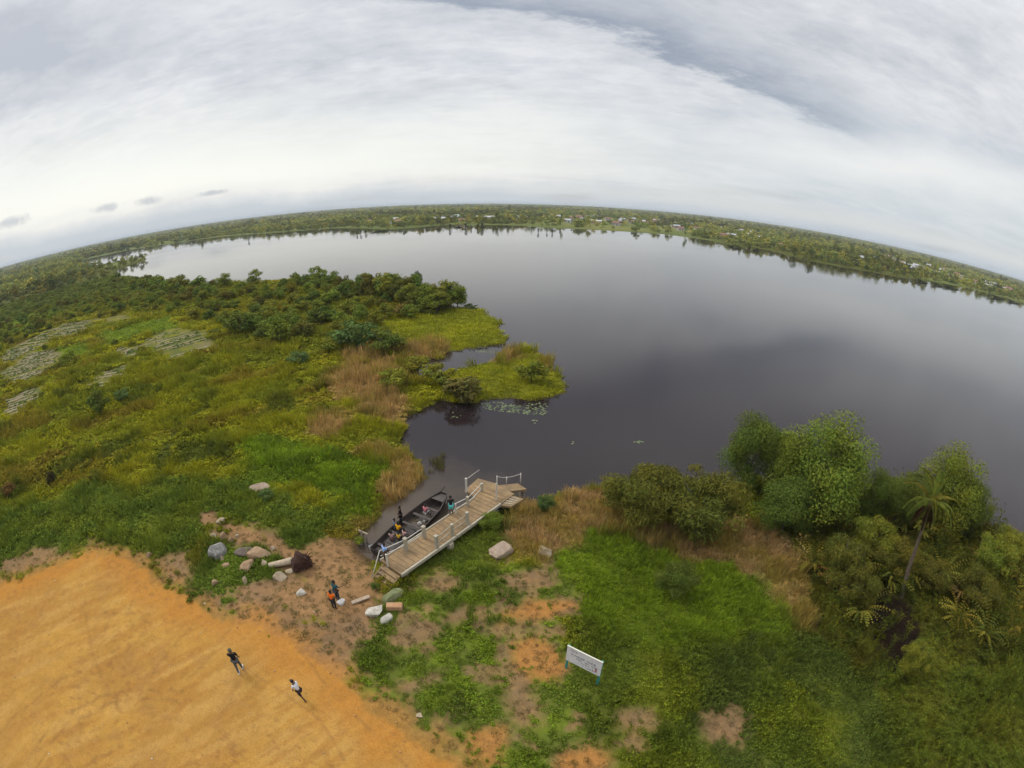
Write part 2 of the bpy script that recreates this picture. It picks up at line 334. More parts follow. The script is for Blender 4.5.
DRYL = [pxpoly(p) for p in ([(322,382),(340,360),(362,340),(388,344),(392,365),(402,380),(404,400),(395,420),(370,420),(345,400)], [(308,432),(316,412),(340,410),(350,424),(330,436)],
    [(368,452),(380,444),(402,448),(408,462),(380,466)], [(382,486),(396,462),(424,466),(428,478),(404,496),(386,500)], [(380,352),(440,338),(452,348),(414,360)],
    [(500,352),(520,350),(518,358),(500,362)], [(366,520),(384,500),(396,500),(384,515)], [(536,352),(552,360),(556,372),(540,368)])]
BRIGHT_L = pxpoly([(240,470),(262,440),(300,440),(340,452),(380,470),(388,500),(370,516),(330,508),(270,488)])
DEEP_L = pxpoly([(-60,560),(0,520),(60,498),(110,486),(180,480),(250,482),(300,500),(360,510),(366,528),(330,534),(300,548),(262,536),(205,515),(205,600),(160,585),(120,556),(90,550),(30,572)])
JET_G = pxpoly([(392,572),(440,545),(480,520),(516,504),(540,520),(530,545),(490,572),(440,575),(400,590)])
MOUND = pxpoly([(560,560),(575,535),(610,526),(640,528),(690,548),(740,556),(785,585),(800,610),(780,640),(720,640),(650,650),(600,640),(568,600)])
MID_W = pxpoly([(350,700),(352,650),(380,605),(440,575),(500,560),(560,570),(580,640),(640,720),(640,900),(480,900),(420,745),(380,715)])
DRYR = pxpoly([(506,548),(514,506),(545,498),(580,488),(612,494),(640,524),(690,534),(730,520),(775,530),(800,565),(815,600),(812,630),(792,632),(772,585),(735,566),(690,560),(640,545),(590,536),(560,560),(540,568)])
FERN = pxpoly([(790,500),(860,490),(930,500),(990,520),(1040,540),(1100,600),(1040,650),(960,660),(930,640),(880,690),(850,650),(810,630),(800,580),(780,545)])
PEAT = pxpoly([(862,590),(880,585),(910,600),(925,640),(905,680),(880,670),(862,630)])
RIGHT_LOW = pxpoly([(930,640),(1040,640),(1200,700),(1100,900),(930,900),(900,700)])
TRAIL = [tuple(at(a, b, .6)[:2]) for a, b in ((157,478),(164,458),(168,444),(172,432),(182,422),(196,412),(222,398))]
HEAP = pxpoly([(190,540),(215,532),(250,540),(292,548),(290,590),(232,622),(195,604)])
BELT = pxpoly([(-40,290),(0,275),(113,275),(200,288),(300,283),(395,292),(445,304),(462,308),(440,312),(400,318),(340,322),(300,340),(262,340),(225,330),(190,318),(120,312),(60,306),(0,318),(-40,325)])
BUSHY = pxpoly([(225,330),(262,300),(330,300),(400,310),(385,330),(390,360),(360,350),(330,355),(295,345),(262,350)])
TRACKS = [[tuple(on_ground(x, y)[:2]) for x, y in tr] for tr in (
    [(25,765),(45,735),(70,712),(100,697),(130,690),(180,690)], [(34,770),(54,740),(80,717),(108,703),(135,698),(175,700)], [(120,712),(112,694),(96,664),(90,640),(84,610)],
    [(180,690),(196,672),(214,650),(236,622)], [(150,676),(168,652),(196,622)], [(300,650),(330,690),(370,730),(410,770)], [(245,668),(280,690),(320,720),(345,760)], [(10,720),(60,680),(120,655)])]

def smask(x, y, poly, w, amp=None, seed=31):
    a = w*1.6 if amp is None else amp
    sd = poly_sd(x, y, poly) + (fbm(x/(w*2.2), y/(w*2.2), seed, 4)-0.5)*2*a
    return sstep(-w*0.5, w*0.5, sd)
C = lambda *a: np.array(a, float)
def blend(col, m, c): return col*(1-m[:, None]) + c*m[:, None]
def two(x, y, a, b, s, seed, lo=0.36, hi=0.64): return blend(np.tile(a, (len(x), 1)), sstep(lo, hi, fbm(x/s, y/s, seed, 4)), b)
def bare_mask(x, y):
    """0 plant cover .. 1 bare soil (dirt, bare spots), without the sand yard"""
    m = smask(x, y, DIRT, 1.1, 1.4, 41)
    weeds = sstep(0.50, 0.60, fbm(x/1.6, y/1.6, 47, 4)) * (1-smask(x, y, PATH, 0.8, 0.8, 43))
    m = m*(1-0.9*weeds)
    for k, p in enumerate(BARE): m = np.maximum(m, .92*smask(x, y, p, 1.1, 0.9, 50+k))
    mw = smask(x, y, MID_W, 1.2, 1.2, 46)
    m = np.maximum(m, 0.75*mw*sstep(0.56, 0.70, fbm(x/1.5+9, y/1.5, 88, 4)))
    edge = poly_sd(x, y, SAND)
    m = np.maximum(m, sstep(-1.9, -0.2, edge + (fbm(x/1.2, y/1.2, 90, 4)-0.5)*3.6)*0.8)
    return m
def plot_mask(x, y):
    m = np.zeros(len(x))
    for k, p in PLOTS.items(): m = np.maximum(m, smask(x, y, p, 2.6, 2.6, 60))
    return m
VEG = C(2.2, 1.8, 1.15)
def veg_tint(x, y):
    """base colour of the plant cover, and its kind weights"""
    r = np.hypot(x, y)
    # streaky meadow of fern and grass
    u = x*0.83 + y*0.55; v = -x*0.55 + y*0.83
    c = two(x, y, C(.125,.150,.013), C(.092,.122,.014), 5.0, 101)
    c = blend(c, 0.6*sstep(0.50, 0.66, fbm(u/9, v/3.0, 102, 5)), C(.108,.088,.022))
    c = blend(c, 0.7*sstep(0.56, 0.70, fbm(u/14, v/6.0, 103, 4)), C(.155,.180,.015))
    c = blend(c, 0.8*sstep(0.60, 0.74, fbm(x/4, y/4, 104, 4)), C(.040,.060,.014))
    def z(poly, w, a, b, s, seed, k=1.0):
        nonlocal c
        m = smask(x, y, poly, w, None, seed)*k; c = c*(1-m[:, None]) + two(x, y, a, b, s, seed+1)*m[:, None]; return m
    z(BELT, 5, C(.115,.128,.014), C(.080,.105,.014), 7, 110); z(BUSHY, 4, C(.085,.110,.014), C(.110,.112,.016), 6, 112)
    far = sstep(150, 240, r); c = blend(c, far, C(.050,.075,.018))
    z(TONGUE, 2.5, C(.140,.172,.013), C(.112,.145,.014), 5, 114); z(ISLET, 1.2, C(.132,.162,.013), C(.100,.130,.014), 2.5, 116)
    z(DEEP_L, 2.2, C(.058,.098,.020), C(.082,.122,.020), 2.2, 118); z(BRIGHT_L, 2.0, C(.085,.150,.014), C(.058,.105,.014), 2.2, 120)
    z(JET_G, 1.0, C(.065,.100,.018), C(.045,.072,.016), 1.5, 122); z(MID_W, 1.4, C(.082,.138,.018), C(.060,.100,.020), 1.2, 124)
    rl = sstep(2.5, 5, x)*sstep(26, 18, y); c = blend(c, rl, C(.056,.090,.016)); c = blend(c, rl*sstep(.48, .64, fbm(x/2.6, y/2.6, 126)), C(.075,.108,.014)); c = blend(c, 0.8*rl*sstep(.5, .66, fbm(x/3.6, y/3.6, 127)), C(.040,.066,.020))
    z(RIGHT_LOW, 2.5, C(.066,.086,.015), C(.052,.078,.014), 2.2, 128)
    z(FERN, 1.5, C(.052,.062,.012), C(.036,.050,.011), 1.6, 130); z(MOUND, 0.9, C(.085,.145,.014), C(.066,.112,.014), 1.8, 132)
    z(DRYR, 0.9, C(.230,.180,.120), C(.165,.145,.055), 1.6, 134, .92)
    for k, p in enumerate(DRYL): z(p, 1.4, C(.220,.170,.100), C(.150,.138,.045), 2.2, 140+k*2, .88)
    z(HEAP, 1.2, C(.062,.106,.018), C(.052,.086,.018), 1.6, 164)
    c = blend(c, .75*sstep(.75, .25, line_d(x + (fbm(x/2, y/2, 166)-.5)*.8, y, TRAIL)), C(.030,.045,.012))
    for p in GREENPLOT: z(p, 1.5, C(.095,.155,.020), C(.080,.135,.022), 4, 160)
    return c*VEG
def soil(x, y):
    c = two(x, y, C(.235,.138,.066), C(.180,.110,.055), 1.6, 170)
    c = blend(c, 0.6*sstep(.5, .7, fbm(x/0.5, y/0.5, 171)), C(.195,.125,.070))
    c = blend(c, 0.8*smask(x, y, PATH, 1.0, 1.0, 172), C(.255,.145,.064))
    for p in ORANGE_SPOTS: c = blend(c, smask(x, y, p, 0.8, 0.5, 173), C(.330,.150,.045))
    e = poly_sd(x, y, SAND); c = blend(c, sstep(-2.2, 0.0, e + (fbm(x, y, 174)-.5)*2), C(.320,.155,.045))
    c = blend(c, smask(x, y, PEAT, 0.8, 0.8, 175), C(.016,.010,.007))
    return c
def sand(x, y):
    u = x*0.62 + y*0.78; v = -x*0.78 + y*0.62
    c = two(x, y, C(.385,.205,.043), C(.335,.172,.038), 3.5, 180)
    c = blend(c, 0.5*sstep(.46, .68, fbm(u/3.0, v/0.7, 181, 5)), C(.440,.252,.068))
    c = blend(c, 0.55*sstep(.52, .72, fbm(u/2.2, v/0.35, 182, 4)), C(.295,.135,.030))
    c = blend(c, 0.25*sstep(.54, .70, fbm(x/1.1, y/1.1, 183, 5)), C(.275,.145,.050))
    e = poly_sd(x, y, SAND); c = blend(c, 0.75*sstep(3.2, 0.3, e + (fbm(x/1.5, y/1.5, 184)-.5)*3), C(.370,.155,.028))
    for k, tr in enumerate(TRACKS):
        d = line_d(x + (fbm(x/1.1, y/1.1, 185)-.5)*.3, y, tr); c = blend(c, (0.5 if k < 2 else 0.35)*sstep(.13, .04, d)*sstep(.3, .55, fbm(x/.8, y/.8, 186+k)), C(.190,.095,.032))
    c = blend(c, .5*sstep(.62, .74, fbm(x/.32, y/.32, 188, 3))*sstep(.45, .6, fbm(x/4, y/4, 189)), C(.230,.110,.035))
    return c

# ------------------------------------------------------------------ ground sheet: polar grid under the camera, fine near, out to the horizon
rr = [0.25]
while rr[-1] < 26000: rr.append(rr[-1] + max(0.085, 0.0085*rr[-1] if rr[-1] < 900 else 0.04*rr[-1]))
rr = np.array(rr)
th = np.concatenate([np.linspace(R(-82), R(82), 620), np.linspace(R(88), R(272), 42)])
NR, NTH = len(rr), len(th)
RG, TG = np.meshgrid(rr, th, indexing='ij'); GX = (RG*np.sin(TG)).ravel(); GY = (RG*np.cos(TG)).ravel()
GSD = shore_sd(GX, GY); GZ = height_from_sd(GX, GY, GSD)
GZ = np.where(RG.ravel() > 900, 0.5, GZ)
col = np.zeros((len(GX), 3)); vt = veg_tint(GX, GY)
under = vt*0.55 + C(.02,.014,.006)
b = np.clip(bare_mask(GX, GY), 0, 1); s = smask(GX, GY, SAND, 0.5, 0.7, 42); pm = plot_mask(GX, GY)
near = np.hypot(GX, GY) < 60
b = np.where(near, b, 0); s = np.where(near, s, 0)
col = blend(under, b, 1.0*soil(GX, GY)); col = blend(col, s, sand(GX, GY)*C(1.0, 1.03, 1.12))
col = blend(col, .85*pm*(1-0.7*sstep(.48, .64, fbm(GX/2.4, GY/2.4, 190))), two(GX, GY, C(.165,.140,.070), C(.090,.105,.032), 3, 191))
PEATM = smask(GX, GY, PEAT, 0.8, 0.8, 175); col = blend(col, PEATM*near, C(.016,.010,.007))
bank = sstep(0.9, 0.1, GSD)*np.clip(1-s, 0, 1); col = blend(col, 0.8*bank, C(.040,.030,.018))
# far plain: light fields between the trees
rG = np.hypot(GX, GY); farm = sstep(420, 520, rG)
col = blend(col, farm, two(GX, GY, C(.100,.125,.032), C(.150,.165,.042), 90, 192)); col = blend(col, farm*0.7*sstep(.58, .68, fbm(GX/70, GY/70, 193)), C(.230,.220,.080))
FIELD = pxpoly([(505,226),(540,217),(575,214.5),(640,220),(705,231),(700,239),(655,233),(600,230),(550,228.5)], .4)
col = blend(col, .9*smask(GX, GY, FIELD, 12, 12, 197)*farm, two(GX, GY, C(.17,.17,.05), C(.11,.135,.035), 40, 198))
col = blend(col, .8*farm*sstep(30, 6, GSD)*(GSD > 0), C(.10,.125,.034))
GZ = GZ + np.where(near, b*(1-s)*0.10*(fbm(GX/.7, GY/.7, 195)-.5) + s*0.07*(fbm((GX*.62+GY*.78)/2.5, (-GX*.78+GY*.62)/.5, 196)-.5), 0)*(GSD > 0.5)
idx = np.arange(NR*NTH).reshape(NR, NTH); nx = np.roll(idx, -1, axis=1)
F = np.stack([idx[:-1], idx[1:], nx[1:], nx[:-1]], -1).reshape(-1, 4)
V = np.stack([GX, GY, GZ], 1); V = np.vstack([V, [[0, 0, float(GZ[0])]]])
colA = np.hstack([np.vstack([col, col[:1]]), np.ones((len(V), 1))])
wet = np.append(np.clip(s, 0, 1), 1.0)
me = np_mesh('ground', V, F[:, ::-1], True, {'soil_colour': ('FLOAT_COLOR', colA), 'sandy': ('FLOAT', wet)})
cap = bmesh.new(); cap.from_mesh(me); cap.verts.ensure_lookup_table(); cv = cap.verts[-1]
for k in range(NTH): cap.faces.new((cap.verts[k], cap.verts[(k+1) % NTH], cv))
bmesh.ops.recalc_face_normals(cap, faces=list(cap.faces)[-NTH:]); cap.to_mesh(me); cap.free()
m, t = new_mat('ground_soil'); pos = t.n('ShaderNodeNewGeometry').outputs['Position']
a = t.n('ShaderNodeAttribute', attribute_name='soil_colour').outputs['Color']; sa = t.n('ShaderNodeAttribute', attribute_name='sandy').outputs['Fac']
f1 = t.noise(pos, 2.6, 6, 0.65); f2 = t.noise(pos, 14, 4, 0.65)
c = t.mix(t.math('SUBTRACT', 0.55, t.math('MULTIPLY', sa, 0.27)), a, t.mix(t.ramp(f1, .3, .7), (.6, .6, .6), (1.4, 1.38, 1.32)), 'MULTIPLY'); c = t.mix(0.45, c, t.mix(t.ramp(f2, .3, .7), (.55, .55, .55), (1.45, 1.45, 1.45)), 'MULTIPLY')
bp = t.n('ShaderNodeBump', ins={'Strength': 0.5, 'Distance': 0.08, 'Height': t.math('ADD', f1, t.math('MULTIPLY', f2, 0.5))})
p = t.n('ShaderNodeBsdfPrincipled', ins={'Base Color': c, 'Roughness': 0.95, 'Specular IOR Level': 0.03, 'Normal': bp.outputs[0]})
t.l(p.outputs[0], t.n('ShaderNodeOutputMaterial').inputs[0])
tag(link_mesh('ground', me, m), 'land round the lake with orange sand yard and brown dirt', 'ground', kind='structure')
# ------------------------------------------------------------------ plant prototypes (leaf-sized faces)
def norm(a): return a/np.maximum(np.linalg.norm(a, axis=-1, keepdims=True), 1e-9)
def leaf_quads(cen, nrm, L, Wd, rng, var, up=0.0):
    """diamond leaves: centres, facing, half length, half width"""
    n = len(cen); t = rng.normal(size=(n, 3)); t[:, 2] += up; t = norm(t - (t*nrm).sum(1, keepdims=True)*nrm); b = np.cross(nrm, t)
    L = np.broadcast_to(np.asarray(L, float), (n,))[:, None]; Wd = np.broadcast_to(np.asarray(Wd, float), (n,))[:, None]
    V = np.stack([cen - t*L, cen + b*Wd + nrm*Wd*0.25, cen + t*L, cen - b*Wd + nrm*Wd*0.25], 1).reshape(-1, 3)
    return V, np.arange(n*4).reshape(n, 4), np.repeat(var, 4, axis=0)
def leafvar(n, rng, hue=0.12, val=0.38):
    v = 1 + rng.uniform(-val, val, (n, 1)); h = rng.uniform(-hue, hue, (n, 1))
    return np.clip(np.hstack([v*(1+h), v, v*(1-h*0.5), np.ones((n, 1))]), 0.2, 2.0)
def mk(name, V, F, var, mat):
    me = np_mesh(name, V, F, False, {'leafvar': ('FLOAT_COLOR', var)}); me.materials.append(mat); return me
def dome_clump(name, seed, n, L, h=0.6, mat=None):
    """low leafy plant of radius 1"""
    rng = np.random.default_rng(seed); k = 5
    ce = np.c_[rng.normal(0, .38, (k, 2)), rng.uniform(.1, .45, k)*h]; ra = rng.uniform(.35, .62, k)
    i = rng.integers(0, k, n); d = norm(rng.normal(size=(n, 3))); d[:, 2] = np.abs(d[:, 2])
    cen = ce[i] + d*ra[i][:, None]*np.array([1, 1, h])*rng.uniform(.6, 1.05, (n, 1)); nrm = norm(d + rng.normal(0, .55, (n, 3)) + [0, 0, .35])
    return mk(name, *leaf_quads(cen, nrm, L*rng.uniform(.6, 1.3, n), L*.48*rng.uniform(.6, 1.3, n), rng, leafvar(n, rng)), mat)
def blade_tuft(name, seed, n, h, w, spread, bend, mat=None, val=.3, hue=.12):
    """grass or reed tuft of radius ~1: two-segment blades"""
    rng = np.random.default_rng(seed); a = rng.uniform(0, 2*np.pi, n); r0 = np.sqrt(rng.uniform(0, 1, n))*spread
    base = np.c_[r0*np.cos(a), r0*np.sin(a), np.full(n, -.05)]; a2 = a + rng.normal(0, .9, n); out = np.c_[np.cos(a2), np.sin(a2), np.zeros(n)]
    H = h*rng.uniform(.55, 1.15, n)[:, None]; B = bend*rng.uniform(.3, 1.3, n)[:, None]*H; f = rng.uniform(0, np.pi, n); s = np.c_[np.cos(f), np.sin(f), np.zeros(n)]*w
    mid = base + out*B*.35 + [0, 0, 1]*H*.6; tip = base + out*B + [0, 0, 1]*H*(1-.25*min(bend, 1.5))
    V = np.stack([base-s*.6, base+s*.6, mid+s, mid-s, tip+s*.15, tip-s*.15], 1).reshape(-1, 3); i = np.arange(n)[:, None]*6
    F = np.vstack([i+[[0, 1, 2, 3]], i+[[3, 2, 4, 5]]]); return mk(name, V, F, np.repeat(leafvar(n, rng, hue, val), 6, axis=0), mat)
def fern(name, seed, nf, L, mat=None, rise=1.0, leaf=.2, segs=6):
    """arching fronds with paired leaflets, frond length L"""
    rng = np.random.default_rng(seed); Vs, Fs, Cs = [], [], []; o = 0
    for k in range(nf):
        a = 2*np.pi*k/nf + rng.normal(0, .3); out = np.array([np.cos(a), np.sin(a), 0]); side = np.array([-np.sin(a), np.cos(a), 0]); l = L*rng.uniform(.7, 1.15); ri = rise*rng.uniform(.6, 1.2)
        c = leafvar(1, rng, .2, .3)
        for j in range(segs):
            t_ = (j+1)/segs; p = out*l*(.25*t_+.65*t_**2.2) + np.array([0, 0, 1])*l*ri*(t_ - .42*t_**2.4); w = leaf*l*(1-.65*t_)*(.6+.8*min(1, t_*3))*rng.uniform(.8, 1.2)
            fwd = norm(out*.8 + np.array([0, 0, .5-t_]))
            for sg in (-1, 1):
                tip = p + side*sg*w + fwd*w*.7 - np.array([0, 0, .15*w]); b = fwd*l/segs*.55
                Vs += [p-b*.3, p+b, tip+b*.2, tip-b*.3]; Fs.append([o, o+1, o+2, o+3]); o += 4; Cs += [c[0]]*4
    return mk(name, np.array(Vs), np.array(Fs), np.array(Cs), mat)
def crown(name, seed, rx, rz, nl, n, L, mat=None, up=.3, lobe=(.28, .5), flat=.75, core=.55, vert=0.0, asp=.5):
    """foliage of a shrub or tree: leaves spread over uneven lobes; centred on its middle"""
    rng = np.random.default_rng(seed); d = norm(rng.normal(size=(nl, 3))); q = rng.uniform(.35, .85, (nl, 1))
    ce = d*q*np.array([rx, rx, rz]); ra = rng.uniform(*lobe, nl)*rx; i = rng.choice(nl, n, p=ra**2/(ra**2).sum()); e = norm(rng.normal(size=(n, 3)) + [0, 0, .25])
    cen = ce[i] + e*ra[i][:, None]*np.array([1, 1, flat])*(rng.uniform(core**3, 1.0, (n, 1))**(1/3)) + rng.normal(0, .03*rx, (n, 3)); nrm = norm(e + rng.normal(0, .5, (n, 3)) + [0, 0, up])
    lv = leafvar(nl, rng, .10, .12)[i]*leafvar(n, rng, .12, .26); lv[:, 3] = 1
    return mk(name, *leaf_quads(cen, nrm, L*rng.uniform(.6, 1.3, n), L*asp*rng.uniform(.6, 1.3, n), rng, lv, vert), mat)
def proto_collection(name, meshes):
    c = bpy.data.collections.new(name)
    for i, me in enumerate(meshes): c.objects.link(bpy.data.objects.new('%s_%02d' % (name, i), me))
    return c
def scatter(name, label, cat, P, rot, scl, pick, tint, coll, tilt=0.12):
    n = len(P)
    me = bpy.data.meshes.new(name); me.vertices.add(n); me.vertices.foreach_set('co', np.asarray(P, np.float32).ravel())
    def at_(an, ty, arr, f='value'): a = me.attributes.new(an, ty, 'POINT'); a.data.foreach_set(f, np.asarray(arr).ravel())
    rg = np.random.default_rng(n)
    at_('rot', 'FLOAT_VECTOR', np.c_[rg.normal(0, tilt, (n, 2)), rot].astype(np.float32), 'vector'); scl = np.asarray(scl, np.float32)
    at_('scl', 'FLOAT_VECTOR', scl if scl.ndim == 2 else np.repeat(scl[:, None], 3, 1), 'vector')
    at_('pick', 'INT', np.asarray(pick, np.int32)); at_('tint', 'FLOAT_COLOR', np.c_[tint, np.ones(n)].astype(np.float32), 'color')
    o = bpy.data.objects.new(name, me); COL.objects.link(o)
    g = bpy.data.node_groups.new(name, 'GeometryNodeTree'); g.interface.new_socket('Geometry', in_out='INPUT', socket_type='NodeSocketGeometry'); g.interface.new_socket('Geometry', in_out='OUTPUT', socket_type='NodeSocketGeometry')
    N = g.nodes; gi = N.new('NodeGroupInput'); go = N.new('NodeGroupOutput'); ip = N.new('GeometryNodeInstanceOnPoints'); ci = N.new('GeometryNodeCollectionInfo')
    ci.inputs['Collection'].default_value = coll; ci.inputs['Separate Children'].default_value = True; ci.inputs['Reset Children'].default_value = True
    def na(an, ty): x = N.new('GeometryNodeInputNamedAttribute'); x.data_type = ty; x.inputs[0].default_value = an; return x.outputs[0]
    L = g.links; L.new(gi.outputs[0], ip.inputs['Points']); L.new(ci.outputs[0], ip.inputs['Instance']); ip.inputs['Pick Instance'].default_value = True
    L.new(na('pick', 'INT'), ip.inputs['Instance Index']); e = N.new('FunctionNodeEulerToRotation'); L.new(na('rot', 'FLOAT_VECTOR'), e.inputs[0]); L.new(e.outputs[0], ip.inputs['Rotation'])
    L.new(na('scl', 'FLOAT_VECTOR'), ip.inputs['Scale']); L.new(ip.outputs[0], go.inputs[0])
    md = o.modifiers.new('plants', 'NODES'); md.node_group = g
    return tag(o, label, cat, kind='stuff')

# ------------------------------------------------------------------ ground cover
def candidates(r0, r1, a0, a1, s0, k, seed):
    """points spread over a ring, closer together near the camera"""
    rng = np.random.default_rng(seed); out = []; r = r0
    while r < r1:
        s = max(s0, k*r); n = int((a1-a0)*r/s)
        a = a0 + (np.arange(n) + rng.uniform(0, 1, n))/max(n, 1)*(a1-a0); q = r + rng.uniform(0, s, n); out.append(np.c_[q*np.sin(a), q*np.cos(a), np.full(n, s)]); r += s
    return np.vstack(out)
D = np.vstack([candidates(0.5, 330, R(-84), R(80), 0.30, 0.0125, 11), candidates(2, 45, R(80), R(120), 0.34, 0.0125, 14)])
sd = shore_sd(D[:, 0], D[:, 1]); D = D[sd > 0.15]; x, y, sp = D.T; sd = sd[sd > 0.15]
rng = np.random.default_rng(5)
bare = np.where(np.hypot(x, y) < 60, np.clip(bare_mask(x, y), 0, 1), 0); snd = poly_sd(x, y, SAND); pmk = plot_mask(x, y)
mwz = smask(x, y, MID_W, 1.4, 1.4, 46); keep = (rng.uniform(size=len(x)) > .30*mwz) & (bare**.7 < rng.uniform(0.05, 1.0, len(x))) & (snd < -0.15 + 0.2*rng.normal(size=len(x))) & (pmk < rng.uniform(.12, .85, len(x))) & (smask(x, y, PEAT, 0.8, .8, 175) < rng.uniform(.5, 1.1, len(x)))
drop = (~keep) & (bare > .2) & (snd < -.4) & (rng.uniform(size=len(x)) < .42); dx_, dy_, dsd = x[drop], y[drop], sd[drop]
x, y, sp, sd, bare = x[keep], y[keep], sp[keep], sd[keep], bare[keep]
gz = height_from_sd(x, y, sd); tint = veg_tint(x, y)*rng.uniform(.82, 1.2, (len(x), 1)); rad = np.hypot(x, y)
def inz(polys, w=0.8, seed=31): 
    m = np.zeros(len(x))
    for p in (polys if isinstance(polys, list) else [polys]): m = np.maximum(m, smask(x, y, p, w, None, seed))
    return m > rng.uniform(.3, .7, len(x))
kind = np.zeros(len(x), int)                       # 0 leafy 1 grass 2 dry 3 fern 4 short grass 5 meadow fern
kind[(rad > 30) | (x < -16)] = 5
kind[inz([DEEP_L, BRIGHT_L, MID_W], 1.5)] = 0
mdw = (kind == 5) & (fbm(x/3, y/3, 301) > .52); kind[mdw] = 1
br = inz(BRIGHT_L, 1.5) & (fbm(x/2, y/2, 302) > .5); kind[br] = 1
kind[inz(JET_G) & (rng.uniform(size=len(x)) < .65)] = 1
q_ = (kind == 0) & (fbm(x/1.7, y/1.7, 310, 3) > .50) & (rng.uniform(size=len(x)) < .75); kind[q_] = 1
kind[inz(TONGUE, 2) | inz(ISLET, 1)] = 4
kind[inz(MOUND, .9) & (rng.uniform(size=len(x)) < .8)] = 1
kind[inz(RIGHT_LOW, 2) & (rng.uniform(size=len(x)) < .5)] = 3
kind[inz(FERN, 1.5) & (rng.uniform(size=len(x)) < .85)] = 3
kind[inz(DRYR, .9) & (rng.uniform(size=len(x)) < .9)] = 2
kind[inz(DRYL, 1.2) & (rng.uniform(size=len(x)) < .85)] = 2
kind[inz(GREENPLOT, 1)] = 4
sz = np.maximum(.30, sp)*1.02*(1-.55*bare)
lump = .70 + 1.0*sstep(.35, .7, fbm(x/2.4, y/2.4, 303, 3)); lump = lump*(1 - .6*sstep(.9, .3, line_d(x, y, TRAIL)))      # taller and lower places
def sc3(m, h): return np.c_[sz[m], sz[m], h[m]]*rng.uniform(.62, 1.3, (m.sum(), 1))
rot = rng.uniform(0, 2*np.pi, len(x)); P = np.c_[x, y, gz]; pk = rng.integers(0, 3, len(x))
PC = dict(
  leafy=proto_collection('leafy_plant', [dome_clump('leafy_plant', 200+i, 90, .19, .75, LEAF_I) for i in range(3)]),
  grass=proto_collection('grass_tuft', [blade_tuft('grass_tuft', 210+i, 46, 1.0, .045, .75, .75, LEAF_I) for i in range(3)]),
  dry=proto_collection('dry_tuft', [blade_tuft('dry_tuft', 220+i, 44, 1.0, .032, .7, .6, LEAF_I, .35, .18) for i in range(3)]),
  fern=proto_collection('fern_clump', [fern('fern_clump', 230+i, 16, 1.2, LEAF_I, 1.35, .10, 8) for i in range(3)]),
  short=proto_collection('short_tuft', [blade_tuft('short_tuft', 240+i, 54, .45, .05, .95, .8, LEAF_I, .18, .06) for i in range(3)]),
  meadow=proto_collection('meadow_clump', [dome_clump('meadow_clump', 250+i, 64, .25, .55, LEAF_I) for i in range(3)]))
def put(k, name, label, cat, key, h):
    m = kind == k
    if m.any(): scatter(name, label, cat, P[m], rot[m], sc3(m, h), pk[m], tint[m], PC[key])
put(0, 'leafy_weeds', 'low leafy green weeds spreading between the bare patches of soil', 'weeds', 'leafy', sz*lump*1.05)
put(1, 'grass', 'long green grass on the banks and in the meadow', 'grass', 'grass', np.clip(sz*1.1, .3, 1.0)*lump)
put(2, 'dry_reeds', 'dry brown reeds along the water and across the bank', 'reeds', 'dry', np.clip(sz*2.0, .7, 1.2)*lump)
put(3, 'fern_thicket', 'yellow green fern thicket covering the right bank', 'ferns', 'fern', np.clip(sz*2.8, .9, 1.8)*lump)
put(4, 'short_grass', 'short bright green grass on the tongue of land and islet', 'grass', 'short', np.clip(sz*.8, .3, .8))
put(5, 'marsh_meadow', 'lumpy olive and brown marsh meadow behind the sand yard', 'meadow', 'meadow', np.clip(sz, .35, 1.0)*lump)
n = len(dx_); scatter('sparse_grass', 'sparse dull grass sprigs on the trodden brown soil', 'grass', np.c_[dx_, dy_, height_from_sd(dx_, dy_, dsd)], rng.uniform(0, 6.28, n), np.c_[np.repeat(rng.uniform(.10, .26, (n, 1)), 2, 1), rng.uniform(.12, .32, n)], rng.integers(0, 3, n), two(dx_, dy_, C(.17, .17, .05), C(.24, .17, .08), 1.5, 320)*rng.uniform(.7, 1.2, (n, 1)), PC['short'])
print('COVER', len(x), np.bincount(kind))

# ------------------------------------------------------------------ wood on the far plain
D = candidates(330, 2600, R(-84), R(84), 9.0, 0.0145, 12); FSD = shore_sd(D[:, 0], D[:, 1])
k_ = (FSD > 2) & ((fbm(D[:, 0]/90, D[:, 1]/90, 193) < .60) | (FSD < 14) | (np.random.default_rng(3).uniform(size=len(D)) < .16)); k_ &= (smask(D[:, 0], D[:, 1], FIELD, 12, 12, 197) < np.random.default_rng(6).uniform(.15, 1.35, len(D))) & ((FSD > 22) | (np.random.default_rng(8).uniform(size=len(D)) < .6)); D = D[k_]; FSD = FSD[k_]
FAR_FRONT = D[(np.hypot(D[:, 0], D[:, 1]) < 760) & (FSD < 60)]
